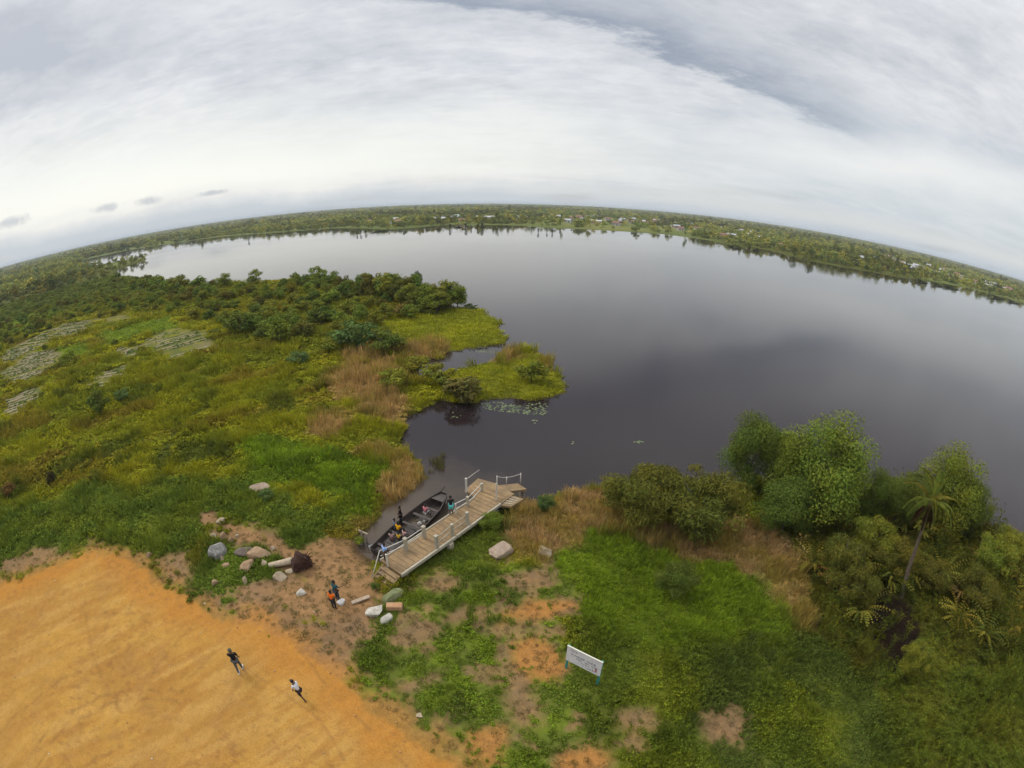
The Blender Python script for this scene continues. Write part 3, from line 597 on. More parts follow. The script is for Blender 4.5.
# ------------------------------------------------------------------ plan of the houses beyond the lake (made further down; the wood leaves clearings for them)
HOUSES = []
HP = [(440,221,16,8,3.4,0,0,'long white-roofed house, biggest of the cluster in the middle of the opposite shore'), (453,219.5,12,8,3.2,1,1,'grey-roofed house behind the long white-roofed house on the opposite shore'), (458,218,14,9,3.4,0,4,'house with a pale green roof in the middle of the opposite shore'), (463,222,9,7,3.0,3,3,'red-brown house by the water in the middle of the opposite shore'),
  (396,221.5,7,6,4.2,0,0,'small white house alone among trees left of the shore cluster'), (407,219,8,6,3.0,2,1,'pale grey house between the lone white house and the cluster'), (425,218.5,10,7,3.2,1,2,'rust-roofed house left of the cluster'), (489,219.5,18,8,3.2,0,0,'long white building right of the cluster on the opposite shore'), (479,219,8,6,3.2,1,1,'small tan house left of the long white building'),
  (245,229,8,6,4,0,0,'white house on the left part of the opposite shore'), (268,224,6,6,8,0,1,'tall narrow white building on the left part of the opposite shore'), (258,227,9,7,3.5,1,1,'tan house between two white ones on the left part of the opposite shore'), (118,243,22,12,7,0,0,'large pale building on the far left of the opposite shore'), (131,241.5,14,9,4,0,1,'low pale building beside the large one on the far left'),
  (184,236,13,8,3.6,1,1,'tan house far left between the large pale building and the white house'), (203,233,11,7,3.4,0,0,'white-roofed house far left behind the trees'), (60,258,10,7,4,0,0,'lone white house behind the left end of the lake'),
  (780,236,20,10,4.5,0,0,'long white hall with a white roof on the right shore'), (783,247,7,5,2.6,3,2,'rust-brown hut at the water in front of the long white hall'), (873,261,13,8,4,0,0,'white house among tall trees on the right shore'), (861,260,9,7,3.2,1,1,'tan house left of the white one on the right shore'), (719,229,11,7,3.4,0,0,'white-roofed house on the green field right of centre')]
rgh = random.Random(90); GRP = 'small far-off houses scattered among the trees beyond the lake'
SMALL = [(x0 + rgh.uniform(-5, 5), None) for x0 in list(range(522, 760, 6)) + list(range(884, 1018, 3)) + list(range(150, 400, 13))]
def horizon_y(px):
    y_ = 203.0
    for _ in range(400):
        if ray(px, y_).z < 0: return y_
        y_ += .25
    return y_
def shore_y(px):
    for (x0, y0), (x1, y1) in zip(FAR_SHORE[:-1], FAR_SHORE[1:]):
        if x0 <= px <= x1: return y0 + (y1-y0)*(px-x0)/(x1-x0)
    return 300
HS = []
for px_, _ in SMALL:
    hy, sy = horizon_y(px_), shore_y(px_); f = rgh.uniform(.38, .80); HS.append((px_, hy + (sy-hy)*f))
HXY = [(*at(h[0], h[1], .4)[:2], max(h[2], h[3])) for h in HP] + [(*at(a, b, .4)[:2], 12) for a, b in HS]
def clear_of_houses(P_):
    ok = np.ones(len(P_), bool)
    for hx, hy, w in HXY:
        L_ = math.hypot(hx, hy); ux, uy = hx/L_, hy/L_; al = (P_[:, 0]-hx)*ux + (P_[:, 1]-hy)*uy; ac = np.abs(-(P_[:, 0]-hx)*uy + (P_[:, 1]-hy)*ux)
        ok &= ~((al > -45) & (al < 9) & (ac < w*.5 + 5))
    return ok
ck = clear_of_houses(D); D = D[ck]; FSD = FSD[ck]
# ------------------------------------------------------------------ shrubs and trees
SH = [crown('crown', 400+i, 1.0, .8, 11, 900, .115, LEAF_O, core=.35) for i in range(4)]            # rounded shrubs, radius 1
TR = [crown('crown', 410+i, 1.0, 1.0, 14, 1500, .085, LEAF_O, lobe=(.24, .42), core=.3) for i in range(3)]   # taller trees
ST = [crown('crown', 420+i, 1.0, .75, 8, 420, .15, LEAF_I, core=.3) for i in range(3)]
FT = [crown('crown', 430+i, 1.0, 1.0, 8, 260, .17, LEAF_O, core=.35, lobe=(.28, .48)) for i in range(3)]
FTI = [crown('crown', 440+i, 1.0, 1.0, 7, 150, .22, LEAF_I, core=.35) for i in range(3)]
def limb_mesh(seed, h, r, nb, reach, lean=.08):
    rg = random.Random(seed); mb = MB(); top = Vector((rg.uniform(-lean, lean)*h, rg.uniform(-lean, lean)*h, h)); mid = top*.5 + Vector((rg.uniform(-.06, .06)*h, rg.uniform(-.06, .06)*h, 0))
    mb.tube([(0, 0, -.25), (0, 0, .02), mid, top], [r*1.35, r*1.1, r*.75, r*.4], 7)
    for k in range(nb):
        f = rg.uniform(.35, .9); b = mid*(f/.5) if f < .5 else mid.lerp(top, (f-.5)/.5); a = 2*math.pi*k/nb + rg.uniform(-.4, .4); e = b + Vector((math.cos(a)*reach, math.sin(a)*reach, reach*rg.uniform(.5, 1.0)))
        mb.tube([b, b.lerp(e, .55) + Vector((0, 0, -.08*reach)), e], [r*.42, r*.28, r*.10], 5)
    bmesh.ops.recalc_face_normals(mb.bm, faces=list(mb.bm.faces)); me = bpy.data.meshes.new('trunk'); mb.bm.to_mesh(me); mb.bm.free(); me.materials.append(BARK); return me
TRUNK_S = [limb_mesh(500+i, .75, .055, 5, .55) for i in range(3)]
TRUNK_T = [limb_mesh(510+i, 1.35, .055, 6, .55) for i in range(3)]
def plant(name, loc, rad, hgt, tint, crown_me, trunk_me, label, cat, group=None, rz=None, base=0.75, with_trunk=True):
    """crown radius rad, total height hgt"""
    o = empty(name, loc, random.uniform(0, 6.28) if rz is None else rz, label, cat, group)
    c = bpy.data.objects.new('crown', crown_me); COL.objects.link(c); c.parent = o; czr = hgt*.5 if base > .7 else hgt*.38
    c.location = (0, 0, hgt-czr*.92); c.scale = (rad, rad, czr); c.color = (*tint, 1)
    if with_trunk:
        tr = bpy.data.objects.new('trunk', trunk_me); COL.objects.link(tr); tr.parent = o; tr.scale = (rad*.8, rad*.8, hgt*(.80 if trunk_me in TRUNK_S else .40))
    return o
def jit(c, s=.15):
    v = 2.15 + random.uniform(-s, s); h = random.uniform(-.10, .10); return (c[0]*v*(1.22+h), c[1]*v, c[2]*v*.85)
def px_plant(px, py, hp, wp, tint, label, name='shrub', cat='shrub', me=None, tm=None, group=None, hmul=1.0, base=.75):
    """plant whose foot is seen at (px, py), hp pixels tall and wp wide in the photograph"""
    p = on_ground(px, py); dist = (p-Vector((0, 0, CAM_H))).length; el = math.asin((CAM_H-p.z)/dist)
    h = max(.4, hp/FPX*dist/max(math.cos(el), .35)*.92*hmul); r_ = wp/2/FPX*dist
    return plant(name, p, r_, h, jit(tint, .08), me or random.choice(SH), tm or random.choice(TRUNK_S), label, cat, group, base=base)
VG = 1.6
OL = (.072, .092, .014); DG = (.042, .068, .014); MG = (.064, .098, .016); BR = (.062, .064, .020); YG = (.050, .058, .012); BG = (.040, .072, .024)
# right bank trees
rt = [(745,492,78,66,DG,'dark green round tree on the lake bank, next to the big brown-green shrub'),
      (775,500,72,60,MG,'mid green tree between the dark round tree and the broadest tree on the bank'),
      (812,520,98,104,MG,'broad bright green tree, largest on the right lake bank'),
      (782,532,52,70,DG,'low dark green tree in front of the broad bright tree'),
      (868,528,58,46,DG,'small dark green tree in the gap between the broad tree and the palm'),
      (890,530,56,50,DG,'dull green bushy tree just left of the coconut palm crown'),
      (936,528,76,72,OL,'olive green round tree rising behind the coconut palm'),
      (958,536,52,44,DG,'narrow dark green tree at the water right of the coconut palm')]
for i, (a, b_, hp, wp, tn, lb) in enumerate(rt):
    px_plant(a, b_, hp, wp, tn, lb, 'bank_tree', 'tree', bpy.data.meshes.get('bt%d' % (i % 4)) or crown('bt%d' % (i % 4), 450+i, 1.0, 1.0, 40, 23000, .026, LEAF_O, lobe=(.24, .44), core=.35), random.choice(TRUNK_T))
def big_shrub(px, py, hp, wp, tn, lb, seed):
    me = bpy.data.meshes.get('fs%d' % seed)
    if me is None: me = crown('fs%d' % seed, seed, 1.0, .9, 40, 13000, .066, LEAF_O, up=-.1, lobe=(.16, .36), core=.45, vert=2.2, asp=.17)
    return px_plant(px, py, hp, wp, tn, lb, 'shrub', 'shrub', me)
big_shrub(642, 527, 58, 96, YG, 'big brown-green shrub by the water, left half of the hedge-like pair', 461)
big_shrub(696, 532, 60, 102, YG, 'big brown-green shrub by the water, right half of the hedge-like pair', 462)
for (a, b_, hp, wp, tn, lb) in ((672,598,34,44,DG,'dark leafy bush tangled with dry stalks in the bright grass mound'), (492,530,17,26,MG,'leafy green bush pressed against the underside of the jetty landing'),
      (545,510,16,22,BG,'pale green waterside bush just right of the jetty landing'), (905,676,34,40,OL,'olive bush at the edge of the dark peat hollow'), (968,606,34,52,YG,'yellow-green bush on the slope right of the palm trunk'),
      (835,585,46,60,YG,'brown-green bush on the slope below the broad tree'), (885,575,38,56,YG,'brown-green bush left of the palm trunk'), (1005,560,30,46,OL,'olive bush at the right edge above the water'),
      (850,610,40,46,YG,'yellowish bush above the dark peat hollow'), (925,590,30,44,YG,'yellowish bush right of the palm foot'), (860,560,44,54,OL,'olive bush filling the gap left of the palm trunk'), (985,575,38,54,OL,'dull green bush on the slope near the right picture edge')):
    big_shrub(a, b_, hp, wp, tn, lb, 461+(a % 2))
FS = [fern('fronds', 480+i, 44, 1.0, LEAF_O, 1.25, .065, 14) for i in range(3)]
q_ = np.random.default_rng(49).uniform(FERN.min(0), FERN.max(0), (400, 2)); q_ = q_[(poly_sd(q_[:, 0], q_[:, 1], FERN) > .3) & (shore_sd(q_[:, 0], q_[:, 1]) > .8) & (poly_sd(q_[:, 0], q_[:, 1], PEAT) < -.3)]; kept = []
for a in q_:
    if len(kept) < 60 and all(math.hypot(a[0]-b[0], a[1]-b[1]) > 1.2 for b in kept): kept.append(a)
for k, a in enumerate(kept):
    s_ = random.uniform(1.6, 2.6); o = bpy.data.objects.new('fern_shrub', FS[k % 3]); COL.objects.link(o); o.location = (a[0], a[1], ground_z(*a)); o.rotation_euler = (random.uniform(-.08, .08), random.uniform(-.08, .08), random.uniform(0, 6.28)); o.scale = (s_, s_, s_*random.uniform(.9, 1.25))
    o.color = (*jit(random.choice([(.066, .072, .013), (.056, .070, .013), (.074, .076, .013), (.060, .048, .016)]), .25), 1); tag(o, 'big upright fern with arching fronds in the thicket below the palm', 'fern', 'big ferns of the right bank thicket')
# islet and shore shrubs
px_plant(462, 405, 34, 48, BR, 'brownish round bush at the water end of the islet neck', me=SH[0]); px_plant(442, 386, 24, 36, OL, 'olive round bush behind the brownish bush on the islet neck', me=SH[1])
px_plant(531, 382, 24, 36, OL, 'lone olive bush on the grassy islet', me=SH[2]); px_plant(392, 390, 26, 36, OL, 'olive bush among dry reeds beside the inlet', me=SH[3]); px_plant(418, 375, 20, 34, OL, 'small olive bush at the head of the inlet', me=SH[0])
for (a, b_, hp, wp, tn, lb) in ((356,350,36,48,BG,'blue-green round bush in the middle of the marsh before the grass tongue'), (383,350,22,26,DG,'dark small bush right of the blue-green round bush'), (335,352,18,30,OL,'olive low bush left of the blue-green round bush'),
      (278,342,30,38,MG,'green tree-like bush standing alone in front of the shrub belt'), (242,335,28,36,DG,'dark green bush left of the lone green bush'), (300,364,14,28,BG,'blue-green low bush in the meadow below the lone green bush'),
      (404,316,14,26,BR,'brown low bush on the grass tongue'), (446,308,28,28,DG,'dark green tree at the tip of the shrub belt by the open water'), (428,306,18,30,OL,'olive bush left of the dark tree at the belt tip'),
      (472,309,6,14,DG,'tiny dark bush at the root of the grass tongue'), (417,284,15,13,DG,'slim dark tree sticking up above the shrub belt'), (102,416,26,26,DG,'dark bush in the meadow below the vegetable plots'), (122,402,14,20,BG,'small blue-green bush right of the dark meadow bush'),
      (46,351,7,8,DG,'tiny dark bush at the corner of a vegetable plot'), (216,336,9,14,DG,'small dark bush at the end of the long vegetable plot'), (116,346,8,9,DG,'tiny bush between the vegetable plots'), (54,486,14,14,(.020,.020,.010),'blackish bush at the left of the meadow'),
      (12,496,12,20,(.05,.04,.015),'brown bush at the left edge of the meadow'), (268,500,10,20,BG,'low bush behind the pinkish rock'), (360,545,10,12,MG,'small green plant beside the stone at the channel head'), (350,300,22,24,DG,'dark bush crowning the shrub belt'), (376,590,8,10,DG,'small weed at the foot of the jetty steps')):
    px_plant(a, b_, hp, wp, tn, lb)
# shrub belt of the left marsh
rg = np.random.default_rng(21); cand = candidates(60, 330, R(-80), R(5), 3.0, .026, 22); cx, cyy = cand[:, 0], cand[:, 1]; ss = shore_sd(cx, cyy)
bm_ = np.maximum(smask(cx, cyy, BELT, 5, 4, 110), .62*smask(cx, cyy, BUSHY, 4, 4, 112)); nearshore = (ss > .3) & (ss < 9) & (bm_ > .2)
okm = (ss > .3) & ((rg.uniform(size=len(cx)) < bm_*.50) | nearshore | ((cx < -90) & (ss > .3) & (np.hypot(cx, cyy) > 150) & (poly_sd(cx, cyy, BELT) > -60) & (rg.uniform(size=len(cx)) < .7))); okm &= plot_mask(cx, cyy) < .2
B = cand[okm]; bs = ss[okm]; bn = nearshore[okm]; order = np.argsort(np.hypot(B[:, 0], B[:, 1])); B, bs, bn = B[order], bs[order], bn[order]
bh = np.where(bn, rg.uniform(3.4, 6.2, len(B)), rg.uniform(1.5, 3.8, len(B)))*np.where(np.hypot(B[:, 0], B[:, 1]) > 230, .75, 1.0); bt = np.array([jit(random.choice([OL, OL, DG, MG, MG, MG, YG]), .15) for _ in range(len(B))]); bz = height_from_sd(B[:, 0], B[:, 1], bs)
NB = 255
for i in range(min(NB, len(B))):
    tall = bn[i] and bh[i] > 4.2
    plant('marsh_shrub', (B[i, 0], B[i, 1], bz[i]), bh[i]*random.uniform(.5, .8), bh[i], tuple(bt[i]), random.choice(TR if tall else SH), random.choice(TRUNK_S),
          'shrub in the dense green belt between marsh meadow and lake', 'shrub', 'shrubs in the belt along the marsh shore')
if len(B) > NB:
    q = slice(NB, None); scatter('distant_shrubs', 'mass of distant shrubs towards the left end of the lake', 'shrubs', np.c_[B[q, 0], B[q, 1], bz[q] + bh[q]*.42], rg.uniform(0, 6.28, len(B)-NB), np.c_[bh[q]*.75, bh[q]*.75, bh[q]*.55], rg.integers(0, 3, len(B)-NB), bt[q], proto_collection('distant_shrub', ST), .05)
print('SHRUBS', len(B))
# far plain: front row as single trees, the rest one wood
rg = np.random.default_rng(33); fr = np.hypot(D[:, 0], D[:, 1]); fz = np.hypot(FAR_FRONT[:, 0], FAR_FRONT[:, 1])
FTC = [(.080, .108, .028), (.105, .130, .030), (.062, .088, .028), (.125, .145, .034), (.085, .120, .038)]
SPIT = pxpoly([(80,268),(97,262),(150,254),(152,264),(128,270),(112,276),(80,284)], 0.3)
az_ = np.degrees(np.arctan2(D[:, 0], D[:, 1])); front = (FSD < 30) & (fr < 800) & (az_ > -66) & (az_ < 64); fi = np.nonzero(front)[0]; rg.shuffle(fi); fi = fi[:270]; single = np.zeros(len(D), bool); single[fi] = True; single_spit = poly_sd(D[:, 0], D[:, 1], SPIT) > -4
for i in fi:
    h = rg.uniform(3.5, 8.5)*(.75 if single_spit[i] else 1); plant('far_tree', (D[i, 0], D[i, 1], .3), h*rg.uniform(.42, .70), h, jit(random.choice(FTC), .12), random.choice(FT), TRUNK_T[0], 'tree on the opposite shore in the front row by the water', 'tree', 'front row of trees on the opposite shore', with_trunk=True)
rest = ~single; n = int(rest.sum()); big = np.clip(D[rest, 2]*.62, 4, 26); h = np.where(fr[rest] < 900, rg.uniform(3.5, 9.5, n), rg.uniform(6, 12, n))
h = np.where(single_spit[rest], h*.7, h); big = np.where(single_spit[rest], big*.7, big)
tall_ = rg.uniform(size=n) < .05; h = np.where(tall_ & ~single_spit[rest], h*1.5, h); big = np.where(tall_, big*.6, big)
ft = np.array([jit(FTC[k], .18) for k in rg.integers(0, 5, n)]); dx_, dy_ = D[rest, 0], D[rest, 1]; ft = ft*(.55+.75*sstep(.3, .65, fbm(dx_/75, dy_/110, 340)))[:, None]; ft = blend(ft, .6*sstep(.55, .7, fbm(dx_/60, dy_/60, 341))*(FSD[rest] < 160), C(.22, .25, .06))
scatter('far_wood', 'continuous green wood covering the plain beyond the lake', 'wood', np.c_[D[rest, 0], D[rest, 1], h*.45], rg.uniform(0, 6.28, n), np.c_[big, big, h*.58], rg.integers(0, 3, n), ft, proto_collection('far_crown', FTI), .03)
D2 = candidates(2600, 12000, R(-80), R(80), 30, .02, 13); n = len(D2); b2 = D2[:, 2]*.6
scatter('horizon_wood', 'dark strip of forest along the horizon', 'wood', np.c_[D2[:, 0], D2[:, 1], np.full(n, 5.0)], rg.uniform(0, 6.28, n), np.c_[b2, b2, rg.uniform(6, 12, n)], rg.integers(0, 3, n), np.array([jit(FTC[k], .12) for k in rg.integers(0, 5, n)]), proto_collection('horizon_crown', FTI), .0)
print('FAR', len(D), n)
# ------------------------------------------------------------------ materials of built things
CONC = rough_mat('pale_concrete', (.30, .26, .19), (.42, .38, .29), 3, .85, .25); DECK = rough_mat('muddy_deck', (.300, .200, .100), (.175, .125, .070), 1.2, .9, .4)
WHITE = rough_mat('white_rail', (.44, .41, .35), (.60, .57, .51), 6, .6, .1); WOODD = rough_mat('dark_wet_wood', (.030, .022, .018), (.055, .042, .034), 3, .7, .3); WOODB = rough_mat('boat_boards', (.060, .048, .042), (.095, .080, .070), 4, .75, .3)
PILE = rough_mat('stained_pile', (.14, .11, .08), (.24, .20, .16), 4, .9, .4); WOODP = rough_mat('weathered_plank', (.30, .22, .15), (.40, .32, .24), 5, .85, .3)
# ------------------------------------------------------------------ jetty
ZD = 1.5; JO = Vector((-6.60, 21.60)); JD = Vector((.590, .807)).normalized(); JN = Vector((-JD.y, JD.x))
def J(al, ac, z=ZD): p = JO + JD*al + JN*ac; return Vector((p.x, p.y, z))
def jc(px, py, z=ZD): p = at(px, py, z); q = Vector((p.x, p.y)) - JO; return q.dot(JD), q.dot(JN)
jet = empty('jetty', J(0, 1, 0), 0, 'pale concrete and wood footbridge jetty with white railings running out into the lake', 'jetty'); jl = jet.location.copy()
def jb(mb, name, mat, par=None):
    o = mb.build(name, mat); me = o.data; me.transform(Matrix.Translation(-jl)); o.parent = par or jet; return o
W_ = 1.95
dk_ = [J(0, 0), J(4, 0), J(8, 0), J(10.0, -.02), J(11.6, -.05), J(11.9, 2.0), J(11.6, 3.55), J(9.6, 3.25), J(9.45, W_), J(4.5, W_), J(0, W_)]
deck = jb(MB().poly_prism(dk_, ZD-.16, ZD), 'deck', DECK)
mb = MB()
for k in range(26):                                            # board joints, worn unevenly
    a = .25 + k*.43; w = W_ if a < 9.3 else 3.2; mb.bar(J(a, .12, ZD+.012), J(a + random.uniform(-.03, .03), w-.14, ZD+.012), .30+random.uniform(-.06, .05), .03, .006)
jb(mb, 'deck_boards', rough_mat('deck_boards', (.330, .215, .105), (.125, .090, .052), .8, .9, .4), deck)
mb = MB()
for (a0, a1, ac) in ((-.05, 5.0, -.06), (5.04, 9.9, -.06)): mb.bar(J(a0, ac, ZD-.02), J(a1, ac, ZD-.02), .16, .24, .02)
jb(mb, 'edge_beam', CONC); jb(MB().bar(J(0, W_+.05, ZD-.03), J(9.4, W_+.05, ZD-.03), .12, .20, .02), 'edge_beam', CONC)
def post(px, py, h, s=.17, z=ZD, mat=CONC):
    al, ac = jc(px, py, z); p = J(al, ac, z)
    m = MB(); m.box(p + Vector((0, 0, h/2-.05)), (s, s, h), Matrix.Rotation(math.atan2(JD.y, JD.x), 3, 'Z'), .015); m.box(p + Vector((0, 0, h-.03)), (s*1.18, s*1.18, .07), Matrix.Rotation(math.atan2(JD.y, JD.x), 3, 'Z'), .012)
    jb(m, 'post', mat); return p
pL1 = post(406.5, 550.5, 1.05, .22); pL2 = post(424.5, 538.5, 1.05, .22); pR1 = post(437, 549, 1.15, .22); pR2 = post(452.5, 536, 1.02, .18); pR3 = post(467.5, 525, 1.12, .20)
pE1 = post(468, 507, .92, .18); pE2 = post(482, 492, .80, .17); pE0 = post(466.5, 492, 1.25, .13, ZD, WHITE); pT = post(496.5, 500, 1.5, .10, ZD, WHITE)
def rail(a, b, za, zb=None, r=.032, mat=WHITE):
    zb = za if zb is None else zb; jb(MB().tube([a + Vector((0, 0, za)), b + Vector((0, 0, zb))], r, 6), 'rail', mat)
pS = J(jc(388, 566)[0], W_-.12); pS0 = on_ground(372.5, 578.5)
for z in (.92, .48):
    rail(pS, pL1, z); rail(pL1, pL2, z)
    rail(pR1, pR2, z, r=.035, mat=CONC); rail(pR2, pR3, z, r=.035, mat=CONC)
    rail(J(jc(456, 514)[0], W_-.15), pE1, z-.1); rail(pE1, pE2, z-.12)
post(388, 566, 1.0, .10, ZD, WHITE); post(456, 514, .9, .09, ZD, WHITE)
rail(pS0, pS, .12, .92); rail(pE0, J(11.5, 3.3), 1.15, .95, .02)
# landings at the outer end
s1 = jb(MB().poly_prism([at(497, 489.5, 1.4), at(523.5, 499, 1.4), at(511, 506.5, 1.4), at(497.5, 505, 1.4)], 1.22, 1.40), 'landing_slab', DECK)
mb = MB()
for k in range(4):
    f = (k+.5)/4; a = at(497.5, 491, 1.42).lerp(at(498, 504, 1.42), f); b = at(521.5, 499, 1.42).lerp(at(511, 505, 1.42), f); mb.bar(a, b, .08, .05)
jb(mb, 'board_strips', CONC, s1)
jb(MB().poly_prism([at(497.8, 485.3, 1.2), at(518, 483.3, 1.2), at(526.5, 489, 1.2), at(509, 491.5, 1.2)], 1.0, 1.2), 'landing_slab', DECK)
def thin(px, py, h): p = at(px, py, 1.2); jb(MB().tube([p, p+Vector((0, 0, h))], .045, 6), 'post', WHITE); return p + Vector((0, 0, h-.06))
a, b, c = thin(497, 486.5, 1.0), thin(506.5, 484.8, .75), thin(520.5, 484.3, 1.05)
jb(MB().tube([a, a.lerp(b, .5)-Vector((0, 0, .05)), b, b.lerp(c, .5)-Vector((0, 0, .06)), c], .022, 5), 'rail', WHITE)
for al, ac in ((.5, .15), (.5, 1.8), (4.3, .05), (4.3, 1.85), (8.2, .15), (8.2, 1.8), (10.0, 3.2), (11.5, .2), (11.6, 3.3)):
    jb(MB().tube([J(al, ac, -1.4), J(al, ac, ZD-.17)], .13, 8), 'pile', PILE)
jb(MB().box(J(4.35, -.10, .62), (.38, .34, 1.5), Matrix.Rotation(math.atan2(JD.y, JD.x), 3, 'Z'), .02), 'pile', CONC)
for px, py in ((519, 492), (523, 489)): p = at(px, py, 1.0); jb(MB().tube([(p.x, p.y, -1.4), (p.x, p.y, 1.0)], .12, 8), 'pile', PILE)
for k in range(4):
    z = ZD - .04 - (k+1)*.165; a = -.20 - k*.27
    jb(MB().box(J(a, W_/2-.05, z-.10), (.36, W_*.80, .20), Matrix.Rotation(math.atan2(JD.y, JD.x), 3, 'Z'), .015), 'step', DECK)
for ac in (.10, W_*.9-.10): jb(MB().bar(J(-.05, ac, ZD-.20), J(-1.35, ac, ZD-.86), .10, .20), 'stair_side', DECK)
# ------------------------------------------------------------------ boat moored beside it
BO = Vector((-9.02, 24.72)); BT = Vector((-5.25, 31.9)); BD = (BT-BO); BL = BD.length; BD = BD.normalized(); BNn = Vector((-BD.y, BD.x))
def Bp(al, ac, z): return Vector((al, ac, z))
boat = empty('wooden_boat', (BO.x, BO.y, 0), math.atan2(BD.y, BD.x), 'long dark open wooden boat with passengers, tied up alongside the jetty', 'boat')
st = [(0, .66, .50, -.02), (.08, .74, .49, -.14), (.3, .96, .46, -.18), (.55, 1.0, .47, -.18), (.78, .86, .56, -.14), (.92, .55, .70, .02), (1.0, .30, .82, .25)]
bm_ = bmesh.new(); ringo = []; prof = [(1, 1), (.94, .55), (.76, .08), (.40, 0), (0, 0)]
for (f, w, zt, zb) in st:
    r_ = [bm_.verts.new((f*BL, s*w*a, zb+(zt-zb)*b)) for s, pr in ((1, prof), (-1, prof[::-1][1:])) for a, b in pr]; ringo.append(r_)
for A, B2 in zip(ringo[:-1], ringo[1:]):
    for k in range(len(A)-1): bm_.faces.new((A[k], A[k+1], B2[k+1], B2[k]))
bm_.faces.new(ringo[0]); bm_.faces.new(ringo[-1][::-1]); me = bpy.data.meshes.new('hull'); bmesh.ops.recalc_face_normals(bm_, faces=list(bm_.faces)); bm_.to_mesh(me); bm_.free()
ho = link_mesh('hull', me, WOODD, boat); md = ho.modifiers.new('thickness', 'SOLIDIFY'); md.thickness = .05; md.offset = -1
for s in (1, -1):
    g = MB(); g.tube([Vector((f*BL, s*w*1.01, zt+.02)) for f, w, zt, zb in st] + ([Vector((BL*1.07, .30, .98))] if s > 0 else []), .045, 6); g.build('gunwale', WOODD if s > 0 else WOODB, boat)
g = MB()
for k in range(9): g.box((BL*.06 + k*.36, 0, .20 + .002*(k % 2)), (.32, 1.15, .04), None, .008)
g.build('floor_boards', WOODB, boat)
g = MB(); 
for k in range(9): g.box((BL*.46 + k*.30, 0, -.03), (.26, 1.2, .03), None, .006)
g.build('floor_boards', WOODD, boat)
for f in (.10, .30, .47, .63, .77): MB().box((f*BL, 0, .36), (.24, 1.62 if f < .7 else 1.4, .045), None, .01).build('thwart', WOODB, boat)
MB().poly_prism([(BL*.88, -.56), (BL*.995, -.26), (BL*.995, .26), (BL*.88, .56)], .62, .66).build('bow_deck', WOODB, boat)
# ------------------------------------------------------------------ people
def skin_mesh(name, verts, edges, radii, mat, root=0, sub=1):
    bm = bmesh.new(); sk = bm.verts.layers.skin.verify(); vs_ = [bm.verts.new(v) for v in verts]
    for a, b in edges: bm.edges.new((vs_[a], vs_[b]))
    for v, r in zip(vs_, radii): v[sk].radius = (r, r) if not isinstance(r, tuple) else r
    vs_[root][sk].use_root = True
    me = bpy.data.meshes.new(name); bm.to_mesh(me); bm.free(); o = bpy.data.objects.new(name, me); COL.objects.link(o)
    o.modifiers.new('s', 'SKIN'); m2 = o.modifiers.new('d', 'SUBSURF'); m2.levels = m2.render_levels = sub
    dg = bpy.context.evaluated_depsgraph_get(); dg.update(); ev = o.evaluated_get(dg); m3 = bpy.data.meshes.new_from_object(ev); bpy.data.objects.remove(o); bpy.data.meshes.remove(me)
    m3.name = name; m3.materials.clear(); m3.materials.append(mat)
    for p in m3.polygons: p.use_smooth = True
    return m3
def cloth(c): return rough_mat('cloth', tuple(v*.85 for v in c), tuple(min(1, v*1.1) for v in c), 9, .9, .1, spec=.1)
SKIN = rough_mat('brown_skin', (.085, .045, .028), (.105, .058, .036), 8, .55, .0); HAIR = rough_mat('black_hair', (.008, .007, .006), (.014, .012, .011), 20, .8, .1); EYE = rough_mat('eye', (.5, .5, .48), (.55, .55, .52), 5, .4, 0); SHOE = rough_mat('pale_shoe', (.5, .5, .5), (.6, .6, .6), 5, .7, 0)
